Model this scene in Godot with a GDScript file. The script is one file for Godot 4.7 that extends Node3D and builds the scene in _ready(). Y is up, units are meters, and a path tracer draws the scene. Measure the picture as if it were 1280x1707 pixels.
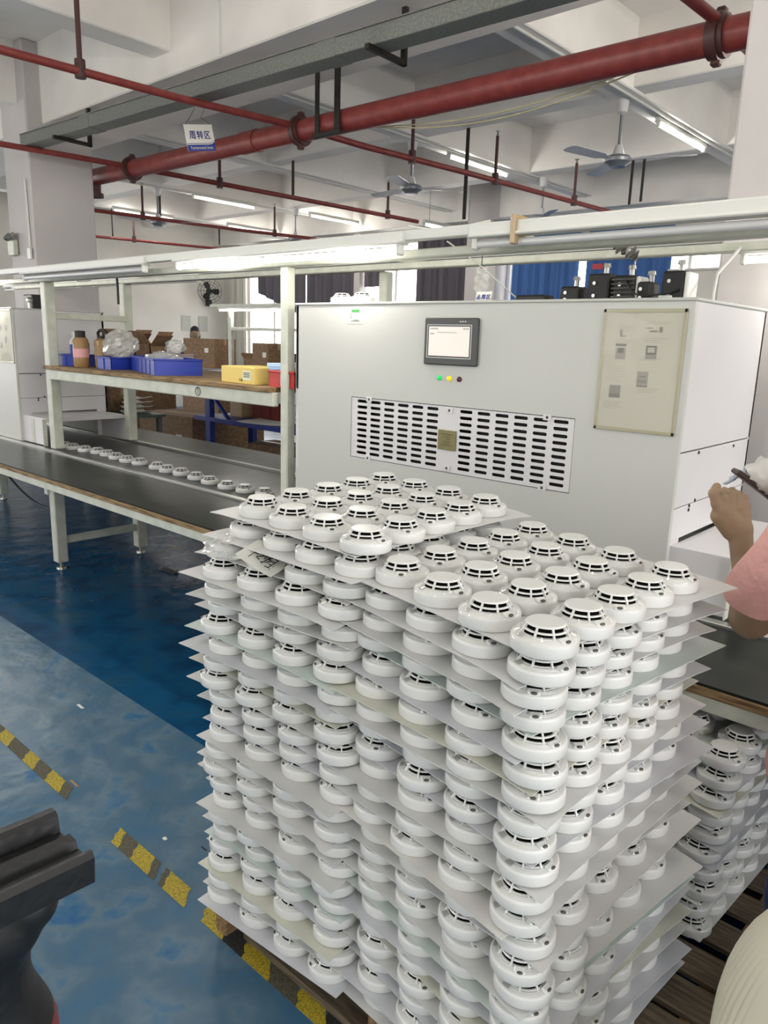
extends Node3D

# ---------------------------------------------------------------- mesh builder
class MB:
	var v := PackedVector3Array()
	var n := PackedVector3Array()
	var x := Transform3D()

	func tri(a: Vector3, b: Vector3, c: Vector3, na: Vector3, nb: Vector3, nc: Vector3) -> void:
		var g := (a - c).cross(a - b)
		if g.dot(na + nb + nc) < 0.0:
			v.append(x * a); v.append(x * c); v.append(x * b)
			n.append((x.basis * na).normalized()); n.append((x.basis * nc).normalized()); n.append((x.basis * nb).normalized())
		else:
			v.append(x * a); v.append(x * b); v.append(x * c)
			n.append((x.basis * na).normalized()); n.append((x.basis * nb).normalized()); n.append((x.basis * nc).normalized())

	func quad(a: Vector3, b: Vector3, c: Vector3, d: Vector3, out: Vector3) -> void:
		var g := (a - c).cross(a - b).normalized()
		if g == Vector3.ZERO:
			g = (a - d).cross(a - c).normalized()
		if g.dot(out) < 0.0:
			g = -g
		tri(a, b, c, g, g, g)
		tri(a, c, d, g, g, g)

	func box(c: Vector3, s: Vector3, b := 0.0) -> void:
		var h := s * 0.5
		b = minf(b, minf(h.x, minf(h.y, h.z)) * 0.9)
		if b <= 0.0:
			for ax in 3:
				for sg in [-1.0, 1.0]:
					var o := Vector3.ZERO; o[ax] = sg
					var u := Vector3.ZERO; u[(ax + 1) % 3] = h[(ax + 1) % 3]
					var w := Vector3.ZERO; w[(ax + 2) % 3] = h[(ax + 2) % 3]
					var f := c + o * h[ax]
					quad(f - u - w, f + u - w, f + u + w, f - u + w, o)
			return
		for ax in 3:
			var a1 := (ax + 1) % 3
			var a2 := (ax + 2) % 3
			for sg in [-1.0, 1.0]:
				var o := Vector3.ZERO; o[ax] = sg
				var u := Vector3.ZERO; u[a1] = h[a1] - b
				var w := Vector3.ZERO; w[a2] = h[a2] - b
				var f := c + o * h[ax]
				quad(f - u - w, f + u - w, f + u + w, f - u + w, o)
				for sg2 in [-1.0, 1.0]:   # bevel strip between face ax/sg and face a1/sg2
					var o2 := Vector3.ZERO; o2[a1] = sg2
					var p := c + o * h[ax] + o2 * (h[a1] - b)
					var q := c + o * (h[ax] - b) + o2 * h[a1]
					quad(p - w, p + w, q + w, q - w, o + o2)
		for sx in [-1.0, 1.0]:
			for sy in [-1.0, 1.0]:
				for sz in [-1.0, 1.0]:
					var o3 := Vector3(sx, sy, sz)
					var k := o3.normalized()
					tri(c + o3 * Vector3(h.x, h.y - b, h.z - b), c + o3 * Vector3(h.x - b, h.y, h.z - b), c + o3 * Vector3(h.x - b, h.y - b, h.z), k, k, k)

	func boxt(t: Transform3D, s: Vector3, b := 0.0) -> void:
		var old := x
		x = x * t
		box(Vector3.ZERO, s, b)
		x = old

	func bar(a: Vector3, b: Vector3, w: float, h: float, bev := 0.0) -> void:
		var d := b - a
		var z := d.normalized()
		var up := Vector3.UP if absf(z.y) < 0.95 else Vector3.RIGHT
		var xx := up.cross(z).normalized()
		boxt(Transform3D(Basis(xx, z.cross(xx), z), (a + b) * 0.5), Vector3(w, h, d.length()), bev)

	func lathe(p: Array, seg := 24, sharp := 0.75, a0 := 0.0, a1 := TAU) -> void:
		var m := p.size()
		var sn: Array[Vector2] = []
		for i in m - 1:
			var d: Vector2 = p[i + 1] - p[i]
			sn.append(Vector2(d.y, -d.x).normalized())
		for i in m - 1:
			var nA: Vector2 = sn[i]
			var nB: Vector2 = sn[i]
			if i > 0 and sn[i - 1].dot(sn[i]) > sharp:
				nA = (sn[i - 1] + sn[i]).normalized()
			if i < m - 2 and sn[i + 1].dot(sn[i]) > sharp:
				nB = (sn[i + 1] + sn[i]).normalized()
			var A: Vector2 = p[i]
			var B: Vector2 = p[i + 1]
			for k in seg:
				var t0 := a0 + (a1 - a0) * k / seg
				var t1 := a0 + (a1 - a0) * (k + 1) / seg
				var d0 := Vector3(cos(t0), 0, sin(t0))
				var d1 := Vector3(cos(t1), 0, sin(t1))
				var u := Vector3.UP
				if B.x > 1e-6:
					tri(d0 * A.x + u * A.y, d0 * B.x + u * B.y, d1 * B.x + u * B.y, d0 * nA.x + u * nA.y, d0 * nB.x + u * nB.y, d1 * nB.x + u * nB.y)
				if A.x > 1e-6:
					tri(d0 * A.x + u * A.y, d1 * B.x + u * B.y, d1 * A.x + u * A.y, d0 * nA.x + u * nA.y, d1 * nB.x + u * nB.y, d1 * nA.x + u * nA.y)

	func cyl(a: Vector3, b: Vector3, r0: float, r1: float, seg := 16) -> void:
		var d := b - a
		var y := d.normalized()
		var t := Vector3.UP if absf(y.y) < 0.9 else Vector3.RIGHT
		var xx := t.cross(y).normalized()
		var old := x
		x = x * Transform3D(Basis(xx, y, xx.cross(y)), a)
		var l := d.length()
		lathe([Vector2(0, 0), Vector2(r0, 0), Vector2(r1, l), Vector2(0, l)], seg)
		x = old

	func tube(p: Array, r: float, seg := 8, r_end := -1.0) -> void:
		var m := p.size()
		var t0: Vector3 = (p[1] - p[0]).normalized()
		var ref := Vector3.UP if absf(t0.y) < 0.9 else Vector3.RIGHT
		var nn := ref.cross(t0).normalized()
		var rings: Array = []
		var nrm: Array = []
		for i in m:
			var t: Vector3 = (p[mini(i + 1, m - 1)] - p[maxi(i - 1, 0)]).normalized()
			nn = (nn - t * nn.dot(t)).normalized()
			var bb := t.cross(nn)
			var rr := r if r_end < 0.0 else lerpf(r, r_end, float(i) / (m - 1))
			var ring := PackedVector3Array()
			var rn := PackedVector3Array()
			for k in seg:
				var a := TAU * k / seg
				var d := nn * cos(a) + bb * sin(a)
				ring.append(p[i] + d * rr); rn.append(d)
			rings.append(ring); nrm.append(rn)
		for i in m - 1:
			for k in seg:
				var k2 := (k + 1) % seg
				tri(rings[i][k], rings[i + 1][k], rings[i + 1][k2], nrm[i][k], nrm[i + 1][k], nrm[i + 1][k2])
				tri(rings[i][k], rings[i + 1][k2], rings[i][k2], nrm[i][k], nrm[i + 1][k2], nrm[i][k2])
		for e in [0, m - 1]:
			var o: Vector3 = (p[0] - p[1]).normalized() if e == 0 else (p[m - 1] - p[m - 2]).normalized()
			for k in range(1, seg - 1):
				tri(rings[e][0], rings[e][k], rings[e][k + 1], o, o, o)

	func prism(poly: PackedVector2Array, depth: float, z0 := 0.0) -> void:
		var ix := Geometry2D.triangulate_polygon(poly)
		var zf := z0 + depth
		for k in range(0, ix.size(), 3):
			var a := poly[ix[k]]; var b := poly[ix[k + 1]]; var c := poly[ix[k + 2]]
			tri(Vector3(a.x, a.y, zf), Vector3(b.x, b.y, zf), Vector3(c.x, c.y, zf), Vector3.BACK, Vector3.BACK, Vector3.BACK)
			tri(Vector3(a.x, a.y, z0), Vector3(b.x, b.y, z0), Vector3(c.x, c.y, z0), Vector3.FORWARD, Vector3.FORWARD, Vector3.FORWARD)
		var ccw := not Geometry2D.is_polygon_clockwise(poly)
		for i in poly.size():
			var a := poly[i]; var b := poly[(i + 1) % poly.size()]
			var d := (b - a).normalized()
			var o := Vector3(d.y, -d.x, 0) * (1.0 if ccw else -1.0)
			quad(Vector3(a.x, a.y, z0), Vector3(b.x, b.y, z0), Vector3(b.x, b.y, zf), Vector3(a.x, a.y, zf), o)

	func ell(c: Vector3, r: Vector3, seg := 16, rows := 10) -> void:   # ellipsoid
		for i in rows:
			for k in seg:
				var q: Array = []
				for ij in [[i, k], [i + 1, k], [i + 1, k + 1], [i, k + 1]]:
					var th: float = PI * ij[0] / rows
					var ph: float = TAU * ij[1] / seg
					q.append(Vector3(sin(th) * cos(ph), cos(th), sin(th) * sin(ph)))
				if i < rows - 1:
					tri(c + q[0] * r, c + q[1] * r, c + q[2] * r, q[0] / r, q[1] / r, q[2] / r)
				if i > 0:
					tri(c + q[0] * r, c + q[2] * r, c + q[3] * r, q[0] / r, q[2] / r, q[3] / r)

	# a closed slab with a wavy top: fn(u, w) gives the lift at u, w in -1..1
	func slab(sx: float, sz: float, th: float, nx: int, nz: int, fn: Callable) -> void:
		var P := func(i: int, j: int) -> Vector3:
			var u := -1.0 + 2.0 * i / nx
			var w := -1.0 + 2.0 * j / nz
			return Vector3(u * sx * 0.5, fn.call(u, w), w * sz * 0.5)
		var N := func(i: int, j: int) -> Vector3:
			var a: Vector3 = P.call(maxi(i - 1, 0), j)
			var b: Vector3 = P.call(mini(i + 1, nx), j)
			var c: Vector3 = P.call(i, maxi(j - 1, 0))
			var d: Vector3 = P.call(i, mini(j + 1, nz))
			return (d - c).cross(b - a).normalized()
		var dn := Vector3(0, -th, 0)
		for i in nx:
			for j in nz:
				var a: Vector3 = P.call(i, j)
				var b: Vector3 = P.call(i + 1, j)
				var c: Vector3 = P.call(i + 1, j + 1)
				var d: Vector3 = P.call(i, j + 1)
				var na: Vector3 = N.call(i, j)
				var nb: Vector3 = N.call(i + 1, j)
				var nc: Vector3 = N.call(i + 1, j + 1)
				var nd: Vector3 = N.call(i, j + 1)
				tri(a, b, c, na, nb, nc); tri(a, c, d, na, nc, nd)
				tri(a + dn, b + dn, c + dn, -na, -nb, -nc); tri(a + dn, c + dn, d + dn, -na, -nc, -nd)
		for i in nx:
			for j in [0, nz]:
				var a: Vector3 = P.call(i, j); var b: Vector3 = P.call(i + 1, j)
				quad(a, b, b + dn, a + dn, Vector3(0, 0, -1 if j == 0 else 1))
		for j in nz:
			for i in [0, nx]:
				var a: Vector3 = P.call(i, j); var b: Vector3 = P.call(i, j + 1)
				quad(a, b, b + dn, a + dn, Vector3(-1 if i == 0 else 1, 0, 0))

	# a body out of tapered capsules [a, ra, b, rb], joined smoothly and meshed as surface nets
	func blob(bones: Array, cell: float, k := 0.03) -> void:
		var lo := Vector3.ONE * 1e9
		var hi := -lo
		for b in bones:
			var m: float = maxf(b[1], b[3]) + cell * 2.5
			lo = lo.min(b[0] - Vector3.ONE * m).min(b[2] - Vector3.ONE * m)
			hi = hi.max(b[0] + Vector3.ONE * m).max(b[2] + Vector3.ONE * m)
		var nx := int((hi.x - lo.x) / cell) + 2
		var ny := int((hi.y - lo.y) / cell) + 2
		var nz := int((hi.z - lo.z) / cell) + 2
		var f := PackedFloat32Array()
		f.resize(nx * ny * nz); f.fill(1.0)
		for bn in bones:
			var a: Vector3 = bn[0]; var ra: float = bn[1]; var b: Vector3 = bn[2]; var rb: float = bn[3]
			var mg := maxf(ra, rb) + k + cell * 2.0
			var l0 := ((a.min(b) - Vector3.ONE * mg - lo) / cell).max(Vector3.ZERO)
			var h0 := (a.max(b) + Vector3.ONE * mg - lo) / cell
			var ab := b - a
			var L := maxf(ab.length_squared(), 1e-9)
			for iz in range(int(l0.z), mini(int(h0.z) + 1, nz)):
				for iy in range(int(l0.y), mini(int(h0.y) + 1, ny)):
					for ix in range(int(l0.x), mini(int(h0.x) + 1, nx)):
						var p := lo + Vector3(ix, iy, iz) * cell
						var t := clampf((p - a).dot(ab) / L, 0.0, 1.0)
						var d := p.distance_to(a + ab * t) - lerpf(ra, rb, t)
						var id := (iz * ny + iy) * nx + ix
						var o := f[id]
						var h := maxf(k - absf(o - d), 0.0) / k
						f[id] = minf(o, d) - h * h * k * 0.25
		var vid := PackedInt32Array()
		vid.resize(nx * ny * nz); vid.fill(-1)
		var pts := PackedVector3Array()
		var off := [0, 1, nx, nx + 1, nx * ny, nx * ny + 1, nx * ny + nx, nx * ny + nx + 1]
		for iz in nz - 1:
			for iy in ny - 1:
				for ix in nx - 1:
					var id := (iz * ny + iy) * nx + ix
					var mask := 0
					for q in 8:
						if f[id + off[q]] < 0.0:
							mask |= 1 << q
					if mask == 0 or mask == 255:
						continue
					var s := Vector3.ZERO
					var c := 0
					for q in 8:
						for ax in [1, 2, 4]:
							if q & ax == 0:
								var fa := f[id + off[q]]
								var fb := f[id + off[q | ax]]
								if (fa < 0.0) != (fb < 0.0):
									var t := fa / (fa - fb)
									var pa := Vector3(q & 1, (q >> 1) & 1, q >> 2)
									var pb := Vector3((q | ax) & 1, ((q | ax) >> 1) & 1, (q | ax) >> 2)
									s += pa.lerp(pb, t); c += 1
					vid[id] = pts.size()
					pts.append(lo + (Vector3(ix, iy, iz) + s / c) * cell)
		var nr := PackedVector3Array()
		nr.resize(pts.size())
		var faces: Array = []
		var st := [1, nx, nx * ny]
		for iz in range(1, nz - 1):
			for iy in range(1, ny - 1):
				for ix in range(1, nx - 1):
					var id := (iz * ny + iy) * nx + ix
					for ax in 3:
						var fa := f[id]
						var fb := f[id + st[ax]]
						if (fa < 0.0) == (fb < 0.0):
							continue
						var u: int = st[(ax + 1) % 3]
						var w: int = st[(ax + 2) % 3]
						var q0 := vid[id - u - w]; var q1 := vid[id - w]; var q2 := vid[id]; var q3 := vid[id - u]
						if q0 < 0 or q1 < 0 or q2 < 0 or q3 < 0:
							continue
						var o := Vector3.ZERO; o[ax] = 1.0 if fa < 0.0 else -1.0
						var g := (pts[q2] - pts[q0]).cross(pts[q3] - pts[q1])
						if g.dot(o) < 0.0: g = -g
						for q in [q0, q1, q2, q3]: nr[q] += g
						faces.append([q0, q1, q2, q3])
		for q in faces:
			tri(pts[q[0]], pts[q[1]], pts[q[2]], nr[q[0]], nr[q[1]], nr[q[2]])
			tri(pts[q[0]], pts[q[2]], pts[q[3]], nr[q[0]], nr[q[2]], nr[q[3]])

	func mesh() -> ArrayMesh:
		var arr := []
		arr.resize(Mesh.ARRAY_MAX)
		arr[Mesh.ARRAY_VERTEX] = v
		arr[Mesh.ARRAY_NORMAL] = n
		var m := ArrayMesh.new()
		m.add_surface_from_arrays(Mesh.PRIMITIVE_TRIANGLES, arr)
		return m

# ---------------------------------------------------------------- scene helpers
var M := {}
var used := {}
var rng := RandomNumberGenerator.new()

func numbered(parent: Node, called: String) -> String:
	var key := str(parent.get_instance_id()) + called
	used[key] = used.get(key, -1) + 1
	return called if used[key] == 0 else "%s_%03d" % [called, used[key]]

func tag(o: Node, label: String, category: String, group := "") -> Node:
	o.set_meta("label", label)
	o.set_meta("category", category)
	if group: o.set_meta("group", group)
	return o

func obj(called: String, m, material: Material, parent: Node = self) -> MeshInstance3D:
	var o := MeshInstance3D.new()
	o.mesh = m.mesh() if m is MB else m
	o.material_override = material
	o.name = numbered(parent, called)
	parent.add_child(o, true)
	return o

func thing(called: String, label: String, category: String, at := Vector3.ZERO, turn := 0.0, group := "") -> Node3D:
	var o := Node3D.new()
	o.name = numbered(self, called)
	add_child(o, true)
	o.position = at
	o.rotation.y = turn
	tag(o, label, category, group)
	return o

func struct(called: String, m, material: Material) -> MeshInstance3D:
	var o := obj(called, m, material)
	o.set_meta("kind", "structure")
	return o

func copy_of(src: Node3D, called: String, label: String, at: Vector3, turn := 0.0, group := "") -> Node3D:
	var o: Node3D = src.duplicate()
	o.name = numbered(self, called)
	add_child(o, true)
	o.position = at
	o.rotation.y = turn
	o.set_meta("label", label)
	if group: o.set_meta("group", group)
	return o

func mat(c: Color, rough := 0.6, metal := 0.0) -> StandardMaterial3D:
	var m := StandardMaterial3D.new()
	m.albedo_color = c
	m.roughness = rough
	m.metallic = metal
	return m

func glow(c: Color, e: float) -> StandardMaterial3D:
	var m := mat(c, 0.5)
	m.emission_enabled = true
	m.emission = c
	m.emission_energy_multiplier = e
	return m

func clear(c: Color, a: float, rough := 0.08) -> StandardMaterial3D:
	var m := mat(c, rough)
	m.transparency = BaseMaterial3D.TRANSPARENCY_ALPHA
	m.albedo_color.a = a
	return m

func noisy(m: StandardMaterial3D, cols: Array, stops: Array, freq: float, scale: Vector3, sd: int, octaves := 4, px := 512) -> StandardMaterial3D:
	var f := FastNoiseLite.new()
	f.seed = sd
	f.frequency = freq
	f.fractal_octaves = octaves
	f.noise_type = FastNoiseLite.TYPE_SIMPLEX_SMOOTH
	var g := Gradient.new()
	g.offsets = PackedFloat32Array(stops)
	g.colors = PackedColorArray(cols)
	var t := NoiseTexture2D.new()
	t.noise = f
	t.width = px; t.height = px
	t.seamless = true
	t.normalize = true
	t.color_ramp = g
	m.albedo_texture = t
	m.uv1_triplanar = true
	m.uv1_world_triplanar = true
	m.uv1_scale = scale
	return m

func bumpy(m: StandardMaterial3D, freq: float, strength: float, sd: int) -> StandardMaterial3D:
	var f := FastNoiseLite.new()
	f.seed = sd
	f.frequency = freq
	var t := NoiseTexture2D.new()
	t.noise = f
	t.width = 512; t.height = 512
	t.seamless = true
	t.as_normal_map = true
	t.bump_strength = strength
	m.normal_enabled = true
	m.normal_texture = t
	if not m.uv1_triplanar:
		m.uv1_triplanar = true
		m.uv1_world_triplanar = true
	return m

func V(x: float, y: float, z: float) -> Vector3:
	return Vector3(x, y, z)

func make_materials() -> void:
	M.paint = noisy(mat(Color.WHITE, 0.85), [Color(0.915, 0.90, 0.88), Color(0.95, 0.935, 0.915)], [0.2, 0.8], 0.01, V(0.25, 0.25, 0.25), 3)
	M.wall = noisy(mat(Color.WHITE, 0.85), [Color(0.86, 0.845, 0.815), Color(0.90, 0.885, 0.855)], [0.2, 0.8], 0.008, V(0.2, 0.2, 0.2), 5)
	M.pillar = noisy(mat(Color.WHITE, 0.85), [Color(0.755, 0.735, 0.73), Color(0.795, 0.775, 0.77)], [0.2, 0.8], 0.008, V(0.2, 0.2, 0.2), 6)
	M.floor_walk = bumpy(noisy(mat(Color.WHITE, 0.34), [Color(0.235, 0.39, 0.505), Color(0.28, 0.40, 0.49), Color(0.36, 0.455, 0.52), Color(0.12, 0.35, 0.54)], [0.15, 0.45, 0.68, 0.95], 0.012, V(0.35, 0.35, 0.35), 11, 5, 1024), 0.02, 1.2, 4)
	M.floor_line = bumpy(noisy(mat(Color.WHITE, 0.24), [Color(0.06, 0.23, 0.36), Color(0.07, 0.29, 0.44), Color(0.12, 0.29, 0.39)], [0.2, 0.55, 0.9], 0.010, V(0.3, 0.3, 0.3), 19, 5, 1024), 0.02, 0.8, 9)
	M.plastic = mat(Color(0.85, 0.85, 0.84), 0.30)
	M.plastic.clearcoat_enabled = true
	M.plastic.clearcoat = 0.25
	M.plastic.clearcoat_roughness = 0.15
	M.cavity = mat(Color(0.05, 0.05, 0.045), 0.9)
	M.cavity.metallic_specular = 0.1
	M.led = mat(Color(0.30, 0.29, 0.27), 0.2)
	M.slit = mat(Color(0.48, 0.475, 0.46), 0.6)
	M.cover = clear(Color(0.95, 0.95, 0.94), 0.22, 0.05)
	M.film = clear(Color(0.90, 0.90, 0.88), 0.33, 0.10)
	M.sheets = [mat(Color(0.80, 0.80, 0.795), 0.45), mat(Color(0.78, 0.785, 0.80), 0.45), mat(Color(0.79, 0.79, 0.735), 0.5), mat(Color(0.76, 0.80, 0.78), 0.45), mat(Color(0.82, 0.815, 0.80), 0.42)]
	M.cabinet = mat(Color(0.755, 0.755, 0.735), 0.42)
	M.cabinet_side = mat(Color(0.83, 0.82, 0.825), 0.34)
	M.seam = mat(Color(0.40, 0.40, 0.40), 0.6)
	M.dark = mat(Color(0.045, 0.045, 0.05), 0.55)
	M.bezel = mat(Color(0.25, 0.255, 0.25), 0.45)
	M.black = bumpy(mat(Color(0.05, 0.052, 0.062), 0.5), 0.09, 0.5, 2)
	M.steel = mat(Color(0.62, 0.62, 0.60), 0.3, 0.9)
	M.galv = noisy(mat(Color.WHITE, 0.55, 0.35), [Color(0.45, 0.46, 0.445), Color(0.53, 0.54, 0.52)], [0.2, 0.8], 0.03, V(3, 3, 3), 21)
	M.brass = mat(Color(0.46, 0.43, 0.28), 0.4, 0.5)
	M.brass_ink = mat(Color(0.30, 0.27, 0.16), 0.6)
	M.frame = noisy(mat(Color.WHITE, 0.5), [Color(0.735, 0.745, 0.69), Color(0.79, 0.795, 0.745)], [0.25, 0.8], 0.02, V(0.8, 0.8, 0.8), 31)
	M.laminate = noisy(mat(Color.WHITE, 0.30), [Color(0.13, 0.145, 0.13), Color(0.18, 0.19, 0.175)], [0.3, 0.75], 0.015, V(0.5, 0.5, 0.5), 8)
	M.belt = noisy(mat(Color.WHITE, 0.3), [Color(0.25, 0.255, 0.25), Color(0.31, 0.315, 0.305)], [0.3, 0.75], 0.015, V(0.7, 0.3, 0.3), 9)
	M.laminate.metallic_specular = 0.25
	M.belt.metallic_specular = 0.35
	M.floor_line.metallic_specular = 0.35
	M.floor_walk.metallic_specular = 0.42
	M.alu = mat(Color(0.72, 0.72, 0.70), 0.28, 0.8)
	M.wood = noisy(mat(Color.WHITE, 0.75), [Color(0.38, 0.29, 0.18), Color(0.53, 0.43, 0.29), Color(0.60, 0.50, 0.35)], [0.2, 0.5, 0.85], 0.02, V(0.6, 6, 6), 41)
	M.pallet = noisy(mat(Color.WHITE, 0.85), [Color(0.30, 0.26, 0.21), Color(0.36, 0.315, 0.25), Color(0.43, 0.375, 0.295)], [0.2, 0.5, 0.85], 0.02, V(0.7, 7, 7), 43)
	M.pallet_end = noisy(mat(Color.WHITE, 0.85), [Color(0.44, 0.33, 0.21), Color(0.58, 0.46, 0.31)], [0.3, 0.75], 0.03, V(5, 5, 1), 44)
	M.carton = noisy(mat(Color.WHITE, 0.8), [Color(0.45, 0.35, 0.25), Color(0.54, 0.43, 0.32)], [0.3, 0.75], 0.02, V(1.5, 1.5, 1.5), 51)
	M.carton2 = mat(Color(0.60, 0.50, 0.38), 0.8)
	M.tape_clear = mat(Color(0.66, 0.57, 0.43), 0.25)
	M.pipe = noisy(mat(Color.WHITE, 0.42), [Color(0.50, 0.205, 0.195), Color(0.57, 0.255, 0.235)], [0.3, 0.75], 0.02, V(1, 1, 1), 61)
	M.pipe_dark = mat(Color(0.30, 0.17, 0.16), 0.5)
	M.iron = mat(Color(0.16, 0.15, 0.14), 0.55, 0.3)
	M.yellow = noisy(mat(Color.WHITE, 0.6), [Color(0.50, 0.44, 0.13), Color(0.70, 0.62, 0.16)], [0.25, 0.6], 0.05, V(4, 4, 4), 71)
	M.tape_black = noisy(mat(Color.WHITE, 0.6), [Color(0.10, 0.10, 0.10), Color(0.20, 0.20, 0.18)], [0.3, 0.8], 0.05, V(4, 4, 4), 72)
	M.tape_worn = noisy(mat(Color.WHITE, 0.7), [Color(0.26, 0.25, 0.21), Color(0.38, 0.36, 0.27)], [0.3, 0.8], 0.05, V(4, 4, 4), 73)
	M.bin_blue = mat(Color(0.13, 0.22, 0.62), 0.4)
	M.bin_red = mat(Color(0.70, 0.14, 0.13), 0.45)
	M.blue_steel = mat(Color(0.08, 0.18, 0.50), 0.45)
	M.navy = mat(Color(0.14, 0.17, 0.34), 0.5)
	M.paper = mat(Color(0.88, 0.87, 0.84), 0.7)
	M.note = mat(Color(0.74, 0.74, 0.71), 0.7)
	M.ink = mat(Color(0.10, 0.10, 0.11), 0.6)
	M.sign_blue = mat(Color(0.12, 0.19, 0.52), 0.45)
	M.yellow_box = mat(Color(0.83, 0.73, 0.40), 0.6)
	M.sky_box = mat(Color(0.58, 0.71, 0.90), 0.5)
	M.mint = mat(Color(0.55, 0.74, 0.72), 0.5)
	M.curtain_blue = mat(Color(0.28, 0.43, 0.66), 0.95)
	M.curtain_blue.backlight_enabled = true
	M.curtain_blue.backlight = Color(0.10, 0.16, 0.30)
	M.curtain_grey = mat(Color(0.37, 0.355, 0.385), 0.9)
	M.curtain_grey.backlight_enabled = true
	M.curtain_grey.backlight = Color(0.10, 0.10, 0.11)
	M.curtain_white = mat(Color(0.85, 0.84, 0.80), 0.9)
	M.curtain_white.backlight_enabled = true
	M.curtain_white.backlight = Color(0.5, 0.5, 0.48)
	M.lamp_body = mat(Color(0.84, 0.84, 0.82), 0.45)
	M.tube_lit = glow(Color(1.0, 0.99, 0.96), 4.0)
	M.tube_off = mat(Color(0.80, 0.80, 0.80), 0.2)
	M.glass = clear(Color(0.92, 0.95, 0.95), 0.1, 0.03)
	M.skin = mat(Color(0.56, 0.47, 0.375), 0.62)
	M.skin.subsurf_scatter_enabled = true
	M.skin.subsurf_scatter_strength = 0.15
	M.pink = bumpy(mat(Color(0.80, 0.60, 0.575), 0.9), 0.05, 3.0, 5)
	M.cream = mat(Color(0.80, 0.78, 0.70), 0.9)
	M.hair = mat(Color(0.05, 0.045, 0.045), 0.5)
	M.grey_cloth = mat(Color(0.22, 0.22, 0.25), 0.85)
	M.fan_white = mat(Color(0.82, 0.82, 0.83), 0.35)
	M.fan_grey = mat(Color(0.55, 0.56, 0.58), 0.3, 0.4)
	M.cable = mat(Color(0.78, 0.76, 0.60), 0.5)
	M.green_ink = mat(Color(0.25, 0.55, 0.28), 0.5)
	M.brown_bottle = mat(Color(0.60, 0.47, 0.32), 0.25)
	M.label_pink = mat(Color(0.85, 0.62, 0.62), 0.5)
	M.bottle_white = mat(Color(0.86, 0.88, 0.90), 0.3)
	M.red_ink = mat(Color(0.60, 0.12, 0.16), 0.5)

# ---------------------------------------------------------------- lamps
func tube_lamp(called: String, label: String, at: Vector3, along_z: bool, length: float, lit: bool, energy: float, group := "", drop := 0.0, around := 0.0) -> Node3D:
	var t := thing(called, label, "light", at, PI * 0.5 if along_z else 0.0, group)
	var b := MB.new()
	b.box(V(0, 0.028, 0), V(length + 0.03, 0.045, 0.05), 0.006)
	b.box(V(0, 0.006, 0), V(length + 0.02, 0.012, 0.07), 0.004)
	obj("lamp_body", b, M.lamp_body, t)
	for s in [-1.0, 1.0]:
		var h := MB.new()
		h.box(V(s * (length * 0.5 - 0.008), -0.016, 0), V(0.022, 0.05, 0.036), 0.006)
		obj("lamp_holder", h, M.lamp_body, t)
	var g := MB.new()
	g.cyl(V(-length * 0.5 + 0.02, -0.022, 0), V(length * 0.5 - 0.02, -0.022, 0), 0.014, 0.014, 14)
	obj("light_tube", g, M.tube_lit if lit else M.tube_off, t)
	if drop > 0.0:
		var w := MB.new()
		for s in [-0.8, 0.8]:
			w.cyl(V(s * length * 0.5, 0.05, 0), V(s * length * 0.5, 0.05 + drop, 0), 0.003, 0.003, 6)
		obj("hanging_wire", w, M.iron, t)
	if lit:
		var l := AreaLight3D.new()
		l.name = "tube_light"
		l.area_size = Vector2(length - 0.06, 0.03)
		l.light_energy = energy
		l.light_color = Color(1.0, 0.985, 0.95)
		l.area_range = 40.0
		l.area_attenuation = 2.0
		l.shadow_enabled = true
		l.position = V(0, -0.042, 0)
		l.rotation = V(-PI * 0.5, 0, 0)
		t.add_child(l)
		if around > 0.0:
			for sx in [-0.3, 0.3]:
				var q := OmniLight3D.new()
				q.name = "tube_light"
				q.light_energy = around
				q.light_color = Color(1.0, 0.985, 0.95)
				q.light_size = 0.03
				q.omni_range = 40.0
				q.omni_attenuation = 2.0
				q.shadow_enabled = true
				q.position = V(sx * length, -0.075, 0)
				t.add_child(q, true)
	return t

func setup_view() -> void:
	var cam := Camera3D.new()
	cam.name = "camera"
	cam.position = V(0, 1.6, 0)
	cam.rotation_order = EULER_ORDER_YXZ
	cam.rotation_degrees = V(-12.859, 41.790, 1.763)
	cam.fov = rad_to_deg(2.0 * atan(853.5 / 1250.0))
	cam.near = 0.05
	cam.far = 100.0
	add_child(cam)
	cam.current = true
	var we := WorldEnvironment.new()
	we.name = "world_environment"
	var e := Environment.new()
	var sk := ProceduralSkyMaterial.new()
	sk.sky_top_color = Color(0.85, 0.86, 0.88)
	sk.sky_horizon_color = Color(0.95, 0.94, 0.915)
	sk.ground_bottom_color = Color(0.72, 0.705, 0.68)
	sk.ground_horizon_color = Color(0.85, 0.86, 0.86)
	sk.sun_angle_max = 0.0
	sk.energy_multiplier = SKY_E
	var s := Sky.new()
	s.sky_material = sk
	e.background_mode = Environment.BG_SKY
	e.sky = s
	e.ambient_light_source = Environment.AMBIENT_SOURCE_SKY
	e.tonemap_mode = Environment.TONE_MAPPER_LINEAR
	e.tonemap_exposure = EXPOSURE
	e.sdfgi_enabled = true
	e.ssao_enabled = true
	e.ssil_enabled = true
	we.environment = e
	add_child(we)

const SKY_E := 9.5
const EXPOSURE := 0.88
const TUBE_E := 0.3
const TUBE_O := 0.16
const NEAR_O := 0.32

const NEAR_E := 0.02

const BX := [-13.13, -10.68, -8.23, -5.78, -3.33, -0.88, 1.57, 4.02]   # small beams across the room

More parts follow.
